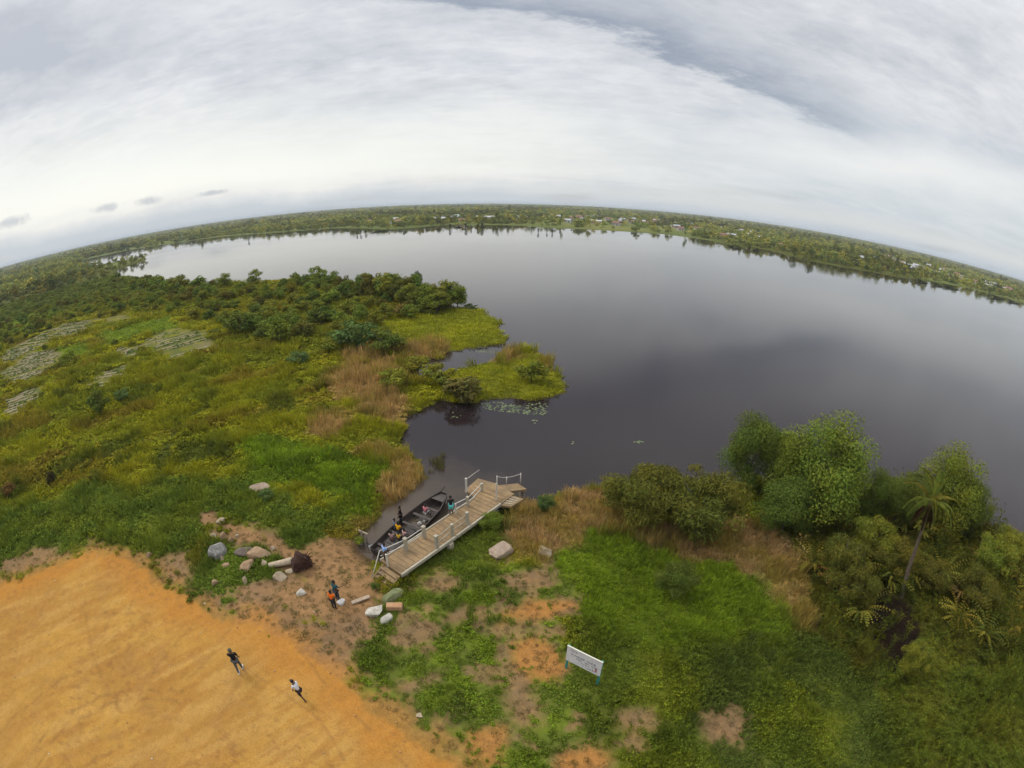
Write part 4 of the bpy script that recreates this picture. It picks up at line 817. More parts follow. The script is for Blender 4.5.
def person(label, loc, rz, shirt, legs, pose='stand', h=1.7, group=None, stride=.0, arm=(0, 0), lean=0.0, shoes=None, cap=None, legs_long=True):
    s = h/1.72; sit = pose == 'sit'; z0 = -.50 if sit else 0.0          # seated: hips at seat height
    o = empty('person', loc, rz, label, 'person', group)
    V, Rr, E = [], [], []
    def add(p, r, par=None):
        V.append(Vector(p)*s); Rr.append(r*s)
        if par is not None: E.append((par, len(V)-1))
        return len(V)-1
    ly = lambda z: lean*max(0, z-.95)
    def T(x, y, z): return (x, y + ly(z), z + z0)
    pel = add(T(0, 0, .95), .125); sp_ = add(T(0, 0, 1.14), .115, pel); ch = add(T(0, .01, 1.34), .14, sp_); nk = add(T(0, .01, 1.50), .055, ch); hb = add(T(0, .03, 1.57), .072, nk); hm = add(T(0, .03, 1.645), .092, hb); ht = add(T(0, .015, 1.715), .070, hm)
    add(T(0, .135, 1.625), .016, hm)
    for sx in (-1, 1): add(T(sx*.098, .01, 1.635), .016, hm)
    cV, cE, cR = [V[pel], V[sp_], V[ch]], [(0, 1), (1, 2)], [.145*s, .135*s, .16*s]; lV, lE, lR = [V[pel]], [], [.148*s]
    for k, sx in enumerate((-1, 1)):
        a = arm[k]                                                   # 0 hanging .. 1 reaching forward/up
        sh = add(T(sx*.175, 0, 1.43), .058, ch); el = add(T(sx*(.235+.03*a), .02+.16*a, 1.16+.12*a), .042, sh); wr = add(T(sx*(.245-.06*a), .10+.38*a, .93+.36*a), .027, el)
        d = (V[wr]-V[el]).normalized(); pm = add(tuple((V[wr]+d*.06*s)/s), .032, wr); base = V[pm]/s; side = Vector((0, 1, 0)) if a < .5 else Vector((1, 0, 0))
        for q, (off, ln) in enumerate(((-.028, .075), (-.010, .088), (.010, .084), (.028, .066))):
            f1 = add(base + side*off + d*.03, .0095, pm); f2 = add(base + side*off*1.1 + d*(.03+ln*.55), .0088, f1); add(base + side*off + d*(.03+ln) + Vector((-sx*.012, 0, 0)), .0078, f2)
        t1 = add(base + side*.045 - d*.01, .010, pm); add(base + side*.068 + d*.03, .009, t1)
        i = len(cV); cV += [V[sh], V[sh].lerp(V[el], .75)]; cE += [(2, i), (i, i+1)]; cR += [.075*s, .062*s]
        st_ = stride*(1 if k else -1)
        hp = add(T(sx*.092, 0, .90), .092, pel)
        if sit: kn = add((sx*.12*1, .42, .44+.03), .060, hp); an = add((sx*.12, .40, .05), .040, kn); toe = add((sx*.13, .56, .0), .036, an)
        else: kn = add((sx*.10, st_*.5+.03, .50), .060, hp); an = add((sx*.10, st_-.02, .085), .040, kn); toe = add((sx*.115, st_+.16, .035), .036, an)
        i = len(lV); end = .88 if legs_long else -.02; pts = [V[hp], V[kn]] + ([V[kn].lerp(V[an], end)] if end > 0 else []); rs = [.108*s, .074*s] + ([.056*s] if end > 0 else [])
        for q, (p, r) in enumerate(zip(pts, rs)): lV.append(p); lR.append(r); lE.append((0 if q == 0 else i+q-1, i+q))
        if shoes: MB().tube([V[an]+Vector((0, -.06, -.05))*s, V[an].lerp(V[toe], .6), V[toe]+Vector((0, .05, 0))*s], [.045*s, .052*s, .034*s], 8).build('shoe', shoes, o)
    link_mesh('body', skin_mesh('body', V, E, Rr, SKIN), [], o)
    link_mesh('shirt', skin_mesh('shirt', cV, cE, cR, cloth(shirt)), [], o); link_mesh('trousers' if legs_long else 'shorts', skin_mesh('trousers', lV, lE, lR, cloth(legs)), [], o)
    bm = bmesh.new(); bmesh.ops.create_icosphere(bm, subdivisions=3, radius=.108*s); bmesh.ops.delete(bm, geom=[v for v in bm.verts if v.co.z < -.035*s + .055*s*(v.co.y > .02*s) + .6*max(0, v.co.y)], context='VERTS')
    hd = V[hm]
    for v in bm.verts: v.co = Vector((v.co.x*.98, v.co.y*1.08 - .012*s, v.co.z*1.02 + .028*s)) + hd
    me = bpy.data.meshes.new('hair'); bm.to_mesh(me); bm.free(); link_mesh('hair' if not cap else 'cap', me, cloth(cap) if cap else HAIR, o)
    for sx in (-1, 1):
        bm = bmesh.new(); bmesh.ops.create_uvsphere(bm, u_segments=8, v_segments=6, radius=.013*s, matrix=Matrix.Translation(hd + Vector((sx*.033, .088, .008))*s))
        me = bpy.data.meshes.new('eye'); bm.to_mesh(me); bm.free(); link_mesh('eye', me, EYE, o)
    return o
cy_, K = math.atan2(BD.y, BD.x), .0
def onboat(al, ac, z): return Vector((BO.x + BD.x*al + BNn.x*ac, BO.y + BD.y*al + BNn.y*ac, z))
person('man in a black shirt walking across the orange sand, pale shoes', on_ground(241, 671), R(25), (.012, .013, .016), (.085, .090, .095), h=1.86, stride=.16, arm=(.45, .1), shoes=SHOE, cap=(.075, .085, .06))
person('child in a white shirt and dark shorts running on the orange sand', on_ground(303, 699), R(70), (.62, .62, .64), (.035, .025, .028), h=1.55, stride=.32, arm=(.2, .9), lean=.28, legs_long=False)
person('child in an orange shirt standing on the brown dirt, back turned', on_ground(335, 609), R(-10), (.85, .16, .015), (.030, .030, .033), h=1.55, arm=(.1, .2))
person('person in a teal shirt standing behind the child in orange', on_ground(338.5, 601), R(-30), (.020, .10, .115), (.05, .055, .07), h=1.7, arm=(.1, .6))
person('person in a light blue shirt at the top of the jetty steps', Vector((*J(jc(389, 566)[0]+.1, 1.55)[:2], ZD+.03)), R(-40), (.30, .47, .80), (.090, .055, .035), h=1.55, arm=(.3, .2), lean=.08)
person('person in a black top and turquoise shorts standing on the jetty', Vector((*at(451.5, 515, ZD)[:2], ZD+.03)), R(15), (.016, .018, .020), (.10, .50, .47), h=1.6, arm=(.1, .1), legs_long=False)
person('person dressed all in black standing in the boat', onboat(3.55, .72, .20), R(100), (.010, .010, .011), (.012, .012, .013), h=1.75, arm=(.1, .1))
person('seated boat passenger in a bright yellow and orange top', onboat(2.75, .35, .02), cy_-R(90), (.85, .42, .01), (.020, .020, .022), 'sit', 1.6, arm=(.5, .5))
person('seated boat passenger in a grey shirt near the far gunwale', onboat(2.95, .85, .02), cy_-R(100), (.16, .17, .20), (.05, .05, .06), 'sit', 1.55, arm=(.5, .4))
person('seated boat passenger in a dusty pink top nearest the stern', onboat(1.75, .15, .02), cy_-R(60), (.42, .27, .25), (.10, .06, .05), 'sit', 1.5, arm=(.6, .6))
person('small child in yellow sitting low in the boat', onboat(2.05, -.25, .10), cy_-R(70), (.80, .47, .03), (.03, .03, .03), 'sit', 1.15, arm=(.4, .5))
person('seated boat passenger in a pale pink shirt beside the yellow child', onboat(2.45, -.45, .02), cy_-R(110), (.55, .33, .30), (.12, .10, .10), 'sit', 1.55, arm=(.5, .5))
person('passenger in a pink and white top sitting in the bow of the boat', onboat(5.6, .0, .02), cy_-R(90), (.60, .20, .23), (.30, .28, .27), 'sit', 1.6, arm=(.7, .6))
def lump(name, seed, size, mat, amp=.18, sub=3, flat=.0):
    rg = random.Random(seed); bm = bmesh.new(); bmesh.ops.create_icosphere(bm, subdivisions=sub, radius=1.0); cuts = [Vector((rg.gauss(0, 1), rg.gauss(0, 1), rg.gauss(0, .8))).normalized() for _ in range(13)]; off = [rg.uniform(.45, .82) for _ in cuts]
    a = np.array([v.co for v in bm.verts]); n_ = (fbm(a[:, 0]*1.7+seed*3.1, a[:, 1]*1.7+a[:, 2]*1.3, seed, 4)-.5)*2*amp
    for v, k in zip(bm.verts, n_):
        for c_, o_ in zip(cuts, off):
            dd = v.co.dot(c_)-o_
            if dd > 0: v.co -= c_*dd*.9
        v.co *= 1+k; v.co = Vector((v.co.x*size[0], v.co.y*size[1], v.co.z*size[2]))
        if v.co.z < -.35*size[2]: v.co.z = -.35*size[2]
    me = bpy.data.meshes.new(name); bm.to_mesh(me); bm.free(); me.materials.append(mat); return me
GREYW = rough_mat('pale_sack', (.50, .48, .45), (.66, .64, .60), 6, .85, .3)
def thing_mesh(name, me, loc, rz, label, cat, group=None): o = bpy.data.objects.new(name, me); COL.objects.link(o); o.location = loc; o.rotation_euler = (0, 0, rz); return tag(o, label, cat, group)
p = on_ground(342, 603); thing_mesh('sack', lump('sack', 5, (.34, .24, .30), GREYW), p + Vector((0, 0, .10)), .5, 'grey-white sack on the dirt beside the person in teal', 'sack')
p = on_ground(241, 671); thing_mesh('plastic_bag', lump('plastic_bag', 6, (.10, .08, .13), rough_mat('white_plastic', (.75, .75, .75), (.82, .82, .82), 9, .5, .2)), p + Vector((-.45, .35, .93)), 0, 'little white plastic bag in the hand of the man in black', 'bag')
for al, ac, c_, lb, sd_i in ((4.55, -.15, (.42, .40, .36), 'pale bundle on the boat floor behind the bow passenger', 8), (5.0, -.3, (.30, .28, .24), 'dull beige bag on the boat floor near the bow', 9), (3.6, -.35, (.06, .06, .06), 'dark bag on the boat floor amidships', 10)):
    thing_mesh('bundle', lump('bundle', sd_i, (.26, .2, .2), cloth(c_)), onboat(al, ac, .06), 1.0, lb, 'bundle')
# ------------------------------------------------------------------ stones, logs and rubble
def stone_mat(n_, a, b): return rough_mat('stone_'+n_, a, b, 3.5, .9, .5, bscale=14)
SC = stone_mat('cream', (.31, .235, .15), (.43, .35, .24)); SG = stone_mat('grey', (.15, .14, .125), (.36, .345, .32)); ST_ = stone_mat('tan', (.26, .165, .09), (.36, .25, .15)); SP = stone_mat('pink', (.27, .19, .13), (.40, .31, .23)); SW = stone_mat('white', (.34, .31, .25), (.56, .52, .44)); SD_ = stone_mat('dark', (.10, .075, .06), (.18, .14, .11))
rocks = [(222,522,9,9,SC,0,'pale cream rock standing alone above the dirt path, highest of the rock heap'), (214,536,7,4,SC,.5,'thin flat cream stone left of the tilted brown block'), (225,539,7,11,ST_,.6,'tilted grey-brown block above the big grey slab'), (231,542,7,9,ST_,0,'angular tan stone right of the tilted grey-brown block'),
  (237,537,4,4,SC,0,'tiny pale stone at the top of the weeds by the heap'), (217,556,17,19,SG,.7,'large mottled grey slab lying in the weeds'), (223,560,5,9,SC,.6,'pale sliver of stone against the large grey slab'), (245,553,16,8,SD_,0,'dark brown stone wedged behind the round tan boulder'),
  (259,558,19,17,ST_,0,'large rounded tan boulder, biggest of the rock heap'), (273,549,6,5,SC,0,'small beige stone behind the big tan boulder'), (265,566,8,10,SC,.2,'upright pale stone in front of the big tan boulder'), (246,569,19,9,ST_,.65,'long rectangular tan block in front of the grey slab'),
  (246,583,5,15,SC,.9,'narrow pale slab lying in the weeds below the long block'), (279,578,13,9,SC,.3,'pale flat-topped block below the uprooted log'), (225,567,8,5,ST_,.5,'little tan stone below the large grey slab'), (215,584,7,6,ST_,.3,'small tan stone low in the weeds, near the sand'),
  (301,594,9,7,SW,0,'small white pointed stone alone on the dirt'), (291,572,11,4,SC,.1,'flat pale stone tucked under the uprooted log'), (499,553,26,17,SP,.1,'big pinkish cream boulder in the weeds below the jetty end'), (544,555,17,13,SC,0,'round grey-cream boulder beside the dry reeds'),
  (260,489,18,8,SP,.1,'flat pinkish boulder in the tall green growth of the meadow'), (150,556,6,9,ST_,.9,'slim tan stone at the upper edge of the sand yard'), (375,613,17,11,SW,.2,'white lumpy stone right of the weathered plank'), (386,621,15,11,SW,.5,'greyish white stone just below the white lumpy stone'), (420,716,6,4,SC,0,'small pale stone at the edge of the weeds by the sand')]
for i, (a, b_, w, h_, mt, rz, lb) in enumerate(rocks):
    p = on_ground(a, b_); dist = (p-Vector((0, 0, CAM_H))).length; rw = w/2/FPX*dist*1.38; rh = h_/FPX*dist*1.2
    thing_mesh('rock', lump('rock', 30+i, (rw, min(rw*.8, rh*.75) if rz < .5 else rw*.7, max(.10, rh*.55)), mt, .12), p + Vector((0, 0, rh*.12)), rz*1.2 + .3, lb, 'rock')
a, b_ = on_ground(270, 568), on_ground(298, 564); lg = empty('uprooted_log', b_, 0, 'pale log ending in a dark brown ball of roots on the dirt', 'log')
MB().tube([a-b_+Vector((0, 0, .22)), (a-b_)*.5+Vector((0, 0, .30)), Vector((0, 0, .42))], [.20, .23, .26], 10).build('trunk', rough_mat('pale_log', (.38, .29, .19), (.50, .41, .29), 4, .9, .5), lg)
RB = rough_mat('root_ball', (.032, .014, .009), (.075, .036, .024), 5, .95, .8); rb = link_mesh('root_ball', lump('root_ball', 77, (1.0, .82, .86), RB, .35), [], lg); rb.data.materials.clear(); rb.data.materials.append(RB); q = on_ground(304, 567)-b_; rb.location = q + Vector((0, 0, .42))
g = MB(); rg_ = random.Random(4)
for k in range(46):
    v = Vector((rg_.gauss(.2, 1), rg_.gauss(-.1, 1), rg_.gauss(.2, .7))).normalized(); s0 = q + Vector((0, 0, .42)) + v*.5; e = s0 + v*rg_.uniform(.2, .55) + Vector((0, 0, -.12)); g.tube([s0, s0.lerp(e, .5)+Vector((rg_.gauss(0, .05), rg_.gauss(0, .05), .03)), e], [.04, .03, .01], 4)
g.build('roots', RB, lg)
p = on_ground(392, 598); thing_mesh('mossy_slab', lump('mossy_slab', 91, (.95, .55, .34), rough_mat('moss_green', (.10, .13, .045), (.22, .21, .11), 3, .95, .4), .08), p + Vector((0, 0, .08)), R(50), 'mossy green hump of stone below the jetty steps', 'slab')
p = on_ground(395, 609); BK = rough_mat('orange_brick', (.34, .17, .08), (.46, .29, .16), 4, .9, .3); o = MB().box((0, 0, .20), (.95, .42, .40), Matrix.Rotation(R(6), 3, 'Z'), .04).build('brick_block', BK); o.location = p; tag(o, 'orange-brown block of masonry in the weeds right of the white stones', 'block')
a, b_ = on_ground(352, 604), on_ground(370, 598); o = MB().bar(Vector((0, 0, .10)), b_-a+Vector((0, 0, .16)), .26, .09, .01).build('plank', WOODP); o.location = a; tag(o, 'weathered plank lying on the dirt near the jetty steps', 'plank')
# mooring frame at the head of the channel
a, b_ = on_ground(363.5, 543), on_ground(368, 546); fr_ = empty('mooring_frame', a, 0, 'grey wooden mooring frame on the bank at the stern of the boat', 'frame')
for q in (Vector(), b_-a): MB().tube([q-Vector((0, 0, .3)), q+Vector((0, 0, 1.15))], .075, 7).build('post', PILE, fr_)
MB().bar(Vector((-.25, .1, 1.1)), (b_-a)+Vector((.15, 0, 1.1)), .09, .09).build('crossbar', WOODP, fr_)
p = on_ground(374, 550); o = MB().box((0, 0, .15), (.75, .5, .5), Matrix.Rotation(.5, 3, 'Z'), .05).build('concrete_block', SG); o.location = p; tag(o, 'grey concrete block on the bank between boat stern and steps', 'block')
# ------------------------------------------------------------------ notice board
fl, frr = on_ground(565, 668.5), on_ground(597, 685.5); sx = (frr-fl); sx.z = 0; SWd = sx.length; sg = empty('notice_board', fl, math.atan2(sx.y, sx.x), 'white notice board on two blue-green posts standing among the weeds', 'notice board')
GRN = rough_mat('bluegreen_paint', (.025, .19, .17), (.04, .25, .22), 5, .6, .1); BRD = rough_mat('white_board', (.52, .50, .52), (.66, .64, .64), 2.2, .7, .1); zb, zt_ = .84, 2.03; ZM = lambda z: .84 + (z-.5)*1.417
bd = MB().box((SWd/2, -.02, (zb+zt_)/2), (SWd+.05, .04, zt_-zb), None, .004).build('board', BRD, sg)
g = MB(); g.bar((-.04, -.02, zt_+.012), (SWd+.04, -.02, zt_+.012), .06, .03); g.build('top_trim', rough_mat('cream_frame', (.62, .60, .48), (.70, .68, .56), 5, .7, 0), bd)
for xx in (.03, SWd-.03): MB().box((xx, .055, zt_/2-.15), (.10, .10, zt_+.3), None, .008).build('post', GRN, sg)
g = MB(); rg_ = random.Random(12)
for row, (z, hh, x0, x1) in enumerate(((1.20, .07, .15, .60), (1.00, .12, .22, 1.62), (.86, .08, .55, 1.70), (.74, .08, .62, 1.55), (.63, .06, .9, 1.5))):
    xx = x0*SWd/1.9
    while xx < x1*SWd/1.9:
        w = rg_.uniform(.02, .06)
        if rg_.random() < .72: g.box((xx+w/2, -.0425, ZM(z)+rg_.uniform(-.01, .01)), (w, .005, 1.3*hh*rg_.uniform(.5, 1)))
        xx += w + rg_.uniform(.015, .05)
g.build('lettering', rough_mat('faded_ink', (.14, .13, .17), (.26, .25, .28), 8, .8, 0), bd)
MB().box((SWd*.88, -.0425, ZM(.74)), (.12, .005, .34)).box((SWd*.80, -.0425, ZM(.64)), (.08, .005, .10)).build('red_marks', rough_mat('faded_red', (.30, .14, .13), (.38, .22, .20), 8, .8, 0), bd)
# ------------------------------------------------------------------ coconut palm
pb = on_ground(901, 597); ptop = at(931, 500, 8.2); d_ = ptop-pb
palm = empty('coconut_palm', pb, 0, 'slender leaning coconut palm with drooping fronds on the right bank', 'palm tree')
MB().tube([Vector((0, 0, -.3)), Vector((0, 0, .1)), d_*.3+Vector((-.15, .1, 0)), d_*.65+Vector((-.1, .05, 0)), d_], [.26, .20, .15, .12, .10], 9).build('trunk', rough_mat('palm_trunk', (.095, .072, .048), (.16, .125, .09), 5, .9, .5), palm)
def frond_mesh(seed, L, dead=False):
    rg = np.random.default_rng(seed); V, F, Cc = [], [], []; o_ = 0; n = 22; pts = []
    for j in range(n+1):
        t_ = j/n; pts.append(np.array([L*(t_*.95-.12*t_**3), 0, L*(.42*t_-.78*t_**2.1)]) if not dead else np.array([L*.35*t_**.7, 0, -L*.85*t_]))
    for j in range(n):
        p0, p1 = pts[j], pts[j+1]; t_ = j/n; up = np.array([0, 0, 1.]); w = .035*(1-t_*.8)
        V += [p0+[0, w, 0], p0-[0, w, 0], p1-[0, w*.8, 0], p1+[0, w*.8, 0]]; F.append([o_, o_+1, o_+2, o_+3]); Cc += [[1.5, 1.3, .9, 1]]*4; o_ += 4
        if t_ < .1: continue
        ll = L*.24*(1-.65*abs(t_-.4)/.6)*rg.uniform(.85, 1.1); c = leafvar(1, rg, .15, .25)[0]
        for sg_ in (-1, 1):
            for q in (0., .5):
                b0 = p0+(p1-p0)*q; tip = b0 + np.array([ll*.55, sg_*ll*.72, -ll*(.35 if not dead else .8)]); m_ = (b0+tip)/2 + [0, 0, ll*.08]; ww = .045
                V += [b0-[ww*.6, 0, 0], m_-[ww, 0, 0], tip, m_+[ww, 0, 0]]; F.append([o_, o_+1, o_+2, o_+3]); Cc += [c]*4; o_ += 4
    return mk('frond', np.array(V), np.array(F), np.array(Cc), LEAF_O)
fms = [frond_mesh(600+i, 2.5) for i in range(3)]; fdead = frond_mesh(610, 2.0, True)
for k in range(13):
    o = bpy.data.objects.new('frond', fms[k % 3]); COL.objects.link(o); o.parent = palm; o.location = d_; o.rotation_euler = (random.uniform(-.25, .25), random.choice((-.95, -.45, -.1, .20)), 2*math.pi*k/13+random.uniform(-.2, .2)); o.color = (*jit((.036, .052, .010) if k % 4 else (.050, .055, .011), .1), 1)
for k in range(4):
    o = bpy.data.objects.new('dead_frond', fdead); COL.objects.link(o); o.parent = palm; o.location = d_-Vector((0, 0, .15)); o.rotation_euler = (0, 0, 1.2+k*1.5); o.color = (.08, .045, .02, 1)
    o['label'] = 'dry brown hanging frond'
NUT = rough_mat('coconut', (.16, .12, .03), (.22, .14, .05), 5, .6, 0)
for k in range(5):
    bm = bmesh.new(); bmesh.ops.create_uvsphere(bm, u_segments=8, v_segments=6, radius=.13); me = bpy.data.meshes.new('coconut'); bm.to_mesh(me); bm.free(); o = link_mesh('coconut', me, NUT, palm); o.location = d_ + Vector((.22*math.cos(k*1.26), .22*math.sin(k*1.26), -.22))
# ------------------------------------------------------------------ lily pads
PADS = [pxpoly(p, 0) for p in ([(474,404),(500,402),(545,402),(549,410),(534,424),(526,414),(506,412),(488,410)], [(632,442),(648,440),(648,449),(636,446)], [(566,439),(576,440),(574,444),(566,443)], [(478,345),(500,352),(492,356),(476,352)], [(452,412),(462,414),(460,420),(450,418)])]
LP = []
for k, poly in enumerate(PADS):
    lo, hi = poly.min(0), poly.max(0); n = int((hi-lo).prod()*(11 if k == 0 else 9)); q = np.random.default_rng(70+k).uniform(lo, hi, (n, 2)); m_ = (poly_sd(q[:, 0], q[:, 1], poly) > 0) & (fbm(q[:, 0]/1.3, q[:, 1]/1.3, 71, 3) > .46) & (shore_sd(q[:, 0], q[:, 1]) < -.1); LP.append(q[m_])
LP = np.vstack(LP); rg = np.random.default_rng(72); V, F = [], []
for i, (px_, py_) in enumerate(LP):
    r_ = rg.uniform(.06, .17); a0 = rg.uniform(0, 6.28); z_ = .006 + (i % 9)*.0015
    V += [(px_ + r_*math.cos(a0+k*1.02), py_ + r_*math.sin(a0+k*1.02), z_) for k in range(6)]; F.append(list(range(i*6, i*6+6)))
tag(link_mesh('lily_pads', np_mesh('lily_pads', V, F), rough_mat('lily_pad', (.085, .115, .045), (.16, .19, .09), .6, .6, 0)), 'pale green lily pads floating beside the grassy islet', 'lily pads', kind='stuff')
# reeds standing in the shallows off the brown reed point
q = pxpoly([(430,466),(446,458),(447,468),(436,474)], 0); n = 12; lo, hi = q.min(0), q.max(0); s = (lo+hi)/2 + rg.normal(0, .28, (n, 2))*(hi-lo)
scatter('water_reeds', 'thin green reeds in the shallow water off the brown reed point', 'reeds', np.c_[s, np.full(n, -.05)], rg.uniform(0, 6, n), np.c_[np.full((n, 2), .35), rg.uniform(.4, .8, n)], rg.integers(0, 3, n), np.tile(C(.13, .12, .035), (n, 1)), PC['dry'])
# ------------------------------------------------------------------ vegetable beds
V, F = [], []; rows = []
for kk, poly in PLOTS.items():
    c0 = poly.mean(0); u_, s_, vt_ = np.linalg.svd(poly-c0); ax, bx = vt_[0], vt_[1]; pr = (poly-c0)@ax; pt = (poly-c0)@bx
    if kk in 'fg': continue
    a = pr.min()
    while a < pr.max():
        tt = np.linspace(pt.min(), pt.max(), 60); P_ = c0 + ax*a + bx*tt[:, None]; ins = poly_sd(P_[:, 0], P_[:, 1], poly) > .3; tt = tt[ins]
        if len(tt) > 4 and rg.random() < .85:
            t0, t1 = tt[0] + rg.uniform(0, .2)*(tt[-1]-tt[0]), tt[-1] - rg.uniform(0, .2)*(tt[-1]-tt[0]); hw = .50; base = len(V); jj = rg.uniform(-.15, .15); z_ = .30
            for tq in np.linspace(t0, t1, 7):
                w_ = hw*rg.uniform(.75, 1.15); p_ = c0 + ax*(a+jj) + bx*tq; z0 = .22
                for da, dz in ((-w_, 0), (-w_*.55, z_*rg.uniform(.8, 1.1)), (w_*.55, z_*rg.uniform(.8, 1.1)), (w_, 0)): V.append((*(p_ + ax*da), .18+dz))
            for j in range(6):
                if rg.random() < .14: continue
                for k in range(3): b0 = base+j*4+k; F.append([b0, b0+1, b0+5, b0+4])
            rows.append((c0 + ax*(a+.8), bx, t0, t1))
        a += 1.6
m, t = new_mat('garden_soil'); pos = t.n('ShaderNodeNewGeometry').outputs['Position']; p = t.n('ShaderNodeBsdfPrincipled', ins={'Base Color': t.mix(t.ramp(t.noise(pos, .35, 5, .65), .35, .65), (.300, .245, .165), (.200, .160, .095)), 'Roughness': .95, 'Specular IOR Level': .1}); t.l(p.outputs[0], t.n('ShaderNodeOutputMaterial').inputs[0])
tag(link_mesh('garden_soil', np_mesh('garden_soil', V, F, True), m), 'raised grey-brown soil beds of the vegetable plots', 'soil', kind='structure')
cp = []
for (c_, b_, t0, t1) in rows:
    n = max(1, int((t1-t0)/.6)); cp += [tuple(c_ + b_*(t0+(t1-t0)*(j+rg.uniform(.2, .8))/n)) for j in range(n) if rg.random() < .95]
cp = np.array(cp); n = len(cp)
scatter('vegetables', 'rows of small green vegetable plants between the soil beds', 'vegetables', np.c_[cp, np.full(n, .2)], rg.uniform(0, 6, n), np.c_[np.full((n, 2), .62), np.full(n, .6)]*rg.uniform(.6, 1.2, (n, 1)), rg.integers(0, 3, n), np.tile(C(.12, .18, .035), (n, 1))*rg.uniform(.7, 1.2, (n, 1)), PC['leafy'])
# ------------------------------------------------------------------ far shore: flooded trees, reed islets, houses
for (a, b_, h, lb) in ((450, 229.5, 5.0, 'leftmost of the thin flooded trees standing out from the opposite shore'), (466, 229, 5.5, 'second thin flooded tree from the left off the opposite shore'), (471, 229, 3.5, 'short flooded tree in the middle of the row off the opposite shore'),
    (478, 229, 4.6, 'flooded tree just left of the last one in the row off the opposite shore'), (482, 229.3, 5.4, 'last flooded tree on the right of the row off the opposite shore'), (538, 233, 3.6, 'lone small flooded tree right of the row, left of a pair'), (547, 233, 3.0, 'left one of a pair of low flooded trees'), (552, 233.3, 3.0, 'right one of a pair of low flooded trees'),
    (249, 241, 4.0, 'dark flooded bush out in the lake before the left part of the opposite shore'), (357, 235.2, 3.2, 'dark flooded bush at the far end of the reed spit'), (361, 234.6, 3.6, 'tallest dark flooded bush beside the reed spit'), (366, 233.8, 3.4, 'dark flooded bush touching the reed spit')):
    p = at(a, b_, 0); plant('flooded_tree', (p.x, p.y, -.1), h*.32, h, jit((.020, .026, .014), .1), FT[0], TRUNK_T[0], lb, 'tree')
def islet(name, pa, pb_, w, h, tn, lb, cat, me=None):
    a, b2 = at(*pa, 0), at(*pb_, 0); d = b2-a; o = bpy.data.objects.new(name, me or FT[1]); COL.objects.link(o); o.location = ((a+b2)/2) + Vector((0, 0, h*.3)); o.scale = (d.length/2, w, h*.7); o.rotation_euler = (0, 0, math.atan2(d.y, d.x)); o.color = (*tn, 1); return tag(o, lb, cat)
islet('reed_spit', (366, 233), (395, 230.2), 5, 1.6, (.05, .065, .02), 'thin reed spit reaching out from the opposite shore left of centre', 'reeds')
for k, (x0, y0, x1, y1, lb) in enumerate(((728,246,742,249,'small reed islet off the shore, nearest to the long white hall'), (752,250,760,251.5,'tiny reed islet in the bay right of the first one'), (916,281.5,926,283,'left one of the dark reed islets off the right shore'), (932,285,942,286.5,'second dark reed islet off the right shore'), (940,286,958,290,'longest dark reed islet off the right shore'), (990,297,1003,299.5,'dark reed islet close to the right edge, left one'), (1006,301,1018,304,'dark reed islet at the right edge of the lake'))):
    islet('reed_islet', (x0, y0), (x1, y1), 4, 2.6, (.045, .06, .018), lb, 'reeds')
p = at(459, 227.3, 0); bo = empty('fishing_boat', p, .4, 'tiny dark fishing boat far out near the flooded trees', 'boat')
MB().tube([(-3, 0, .35), (-1.5, 0, .15), (1.5, 0, .15), (3, 0, .4)], [.15, .75, .75, .1], 8).build('hull', WOODD, bo); MB().box((0, 0, 1.1), (1.6, 1.2, .9), None, .1).build('cabin', WOODD, bo)
def wallm(c): return rough_mat('plaster', tuple(v*.88 for v in c), c, .8, .85, .1)
WM = [wallm((.50, .48, .44)), wallm((.58, .48, .36)), wallm((.50, .52, .50)), wallm((.62, .42, .30))]
RM = [rough_mat('roof_'+n_, tuple(v*.8 for v in c), c, 1.2, .7, .2) for n_, c in (('white', (.52, .52, .50)), ('zinc', (.42, .43, .45)), ('rust', (.26, .13, .08)), ('red', (.24, .12, .09)), ('green', (.45, .56, .48)))]
WIN = rough_mat('dark_window', (.03, .03, .035), (.05, .05, .06), 2, .3, 0)
def house(px, py, w, d, hgt, wm, rm, label, group=None, rz=None, gable=True, stor=1):
    p = at(px, py, .4); az = math.atan2(-p.x, p.y); o = empty('house', (p.x, p.y, .4), az + (random.uniform(-.5, .5) if rz is None else rz), label, 'house', group)
    w_ = MB().box((0, 0, hgt/2-.2), (w, d, hgt+.4)).build('wall', wm, o); e = .5
    g = MB(); pt = [(-d/2-e, hgt-.15), (0, hgt+(.22*d if gable else .6)), (d/2+e, hgt-.15), (d/2+e, hgt+.05), (0, hgt+(.22*d if gable else .6)+.2), (-d/2-e, hgt+.05)]
    A = [g.bm.verts.new((-w/2-e, y_, z_)) for y_, z_ in pt]; B_ = [g.bm.verts.new((w/2+e, y_, z_)) for y_, z_ in pt]
    for k in range(6): g.bm.faces.new((A[k], A[(k+1) % 6], B_[(k+1) % 6], B_[k]))
    for r_ in (A[::-1], B_): g.bm.faces.new((r_[0], r_[1], r_[4], r_[5])); g.bm.faces.new((r_[1], r_[2], r_[3], r_[4]))
    g.build('roof', rm, o); nw = max(2, int(w/3.2))
    for s_ in range(stor):
        for k in range(nw):
            xx = -w/2 + (k+.5)*w/nw; zz = 1.6 + s_*3.0
            if s_ == 0 and k == nw//2: MB().box((xx, -d/2-.02, 1.05), (1.0, .08, 2.1)).build('door', WIN, o)
            else: MB().box((xx, -d/2-.02, zz), (1.1, .08, 1.2)).build('window', WIN, o)
    for xe in (-w/2-.02, w/2+.02): MB().box((xe, 0, 1.6), (.08, 1.1, 1.2)).build('window', WIN, o)
    HOUSES.append((p.x, p.y, max(w, d)))
    return o
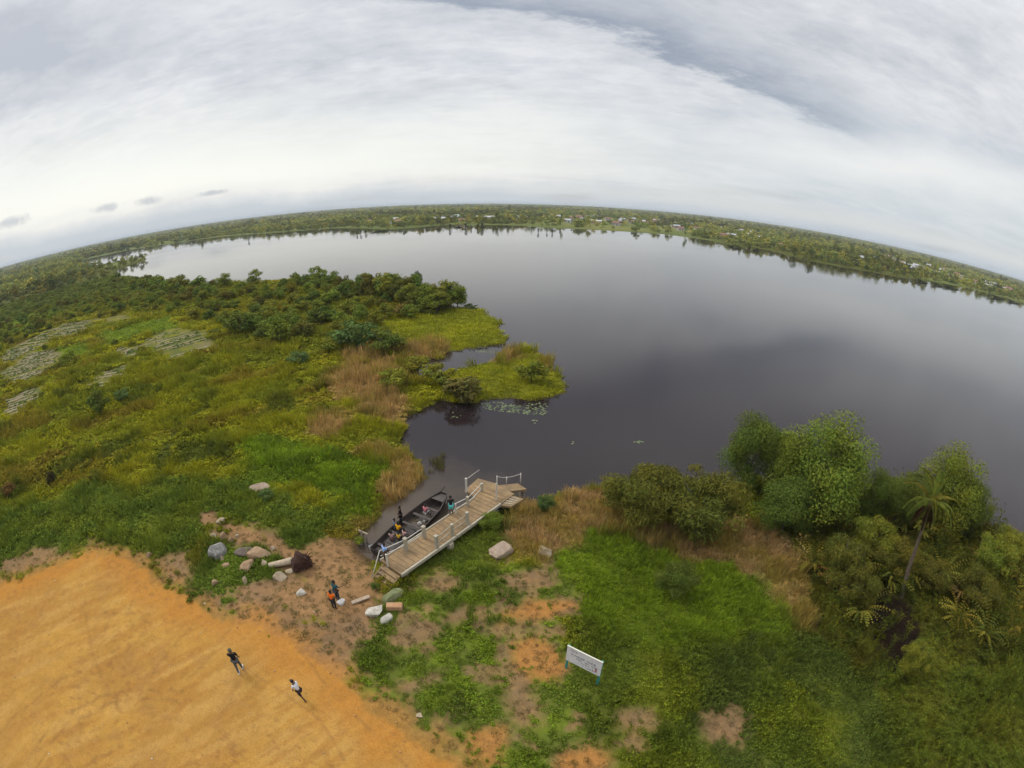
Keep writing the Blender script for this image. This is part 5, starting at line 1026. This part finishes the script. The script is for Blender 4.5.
for (a, b_, w, d, h, wi, ri, lb) in HP: house(a, b_, w, d, h, WM[wi], RM[ri], lb, stor=2 if h > 5.5 else 1)
for i, (a, b_) in enumerate(HS):
    house(a, b_, rgh.uniform(7, 13), rgh.uniform(6, 9), rgh.uniform(2.8, 3.8), rgh.choice(WM), rgh.choice([RM[0], RM[1], RM[1], RM[1], RM[2], RM[3]]), 'small far-off house among the trees beyond the lake', GRP)
# ------------------------------------------------------------------ pebbles and litter on the bare soil
D3 = candidates(3, 45, R(-84), R(40), .55, .02, 44); px_, py_ = D3[:, 0], D3[:, 1]; sd3 = shore_sd(px_, py_); es = poly_sd(px_, py_, SAND)
k_ = (sd3 > .5) & ((es > 0) | (bare_mask(px_, py_) > .5)) & (np.random.default_rng(2).uniform(size=len(px_)) < .16 + .5*np.exp(-np.abs(es)/.8)); D3 = D3[k_]; n = len(D3); rg = np.random.default_rng(45)
PEB = bpy.data.collections.new('pebble')
PM, t = new_mat('pebble'); t.l(t.n('ShaderNodeBsdfPrincipled', ins={'Base Color': t.n('ShaderNodeAttribute', attribute_type='INSTANCER', attribute_name='tint').outputs['Color'], 'Roughness': .9}).outputs[0], t.n('ShaderNodeOutputMaterial').inputs[0])
for i in range(3): PEB.objects.link(bpy.data.objects.new('pebble_%d' % i, lump('pebble', 300+i, (1, .8, .6), PM, .2, 2)))
pc_ = np.array([[.36, .19, .07], [.30, .20, .12], [.52, .45, .36], [.20, .12, .07], [.42, .24, .08]])[rg.integers(0, 5, n)]*rg.uniform(.7, 1.2, (n, 1))
scatter('pebbles', 'small stones and clods strewn over the bare sand and dirt', 'pebbles', np.c_[D3[:, :2], height_from_sd(D3[:, 0], D3[:, 1], sd3[k_])+.02], rg.uniform(0, 6, n), .022 + .07*rg.uniform(0, 1, n)**4, rg.integers(0, 3, n), pc_, PEB, .3)
# ------------------------------------------------------------------ haze over the plain
m, t = new_mat('haze'); v = t.n('ShaderNodeVolumePrincipled', ins={'Color': (.80, .86, .93, 1), 'Density': 1.3e-4, 'Anisotropy': 0.0}); t.l(v.outputs[0], t.n('ShaderNodeOutputMaterial').inputs['Volume'])
hz = MB().box((0, 0, 19.0), (70000, 70000, 46)).build('haze', m); tag(hz, 'thin pale haze that fades the far plain', 'haze', kind='stuff')
scene.cycles.volume_bounces = 0; scene.cycles.volume_step_rate = 10; scene.cycles.volume_max_steps = 64
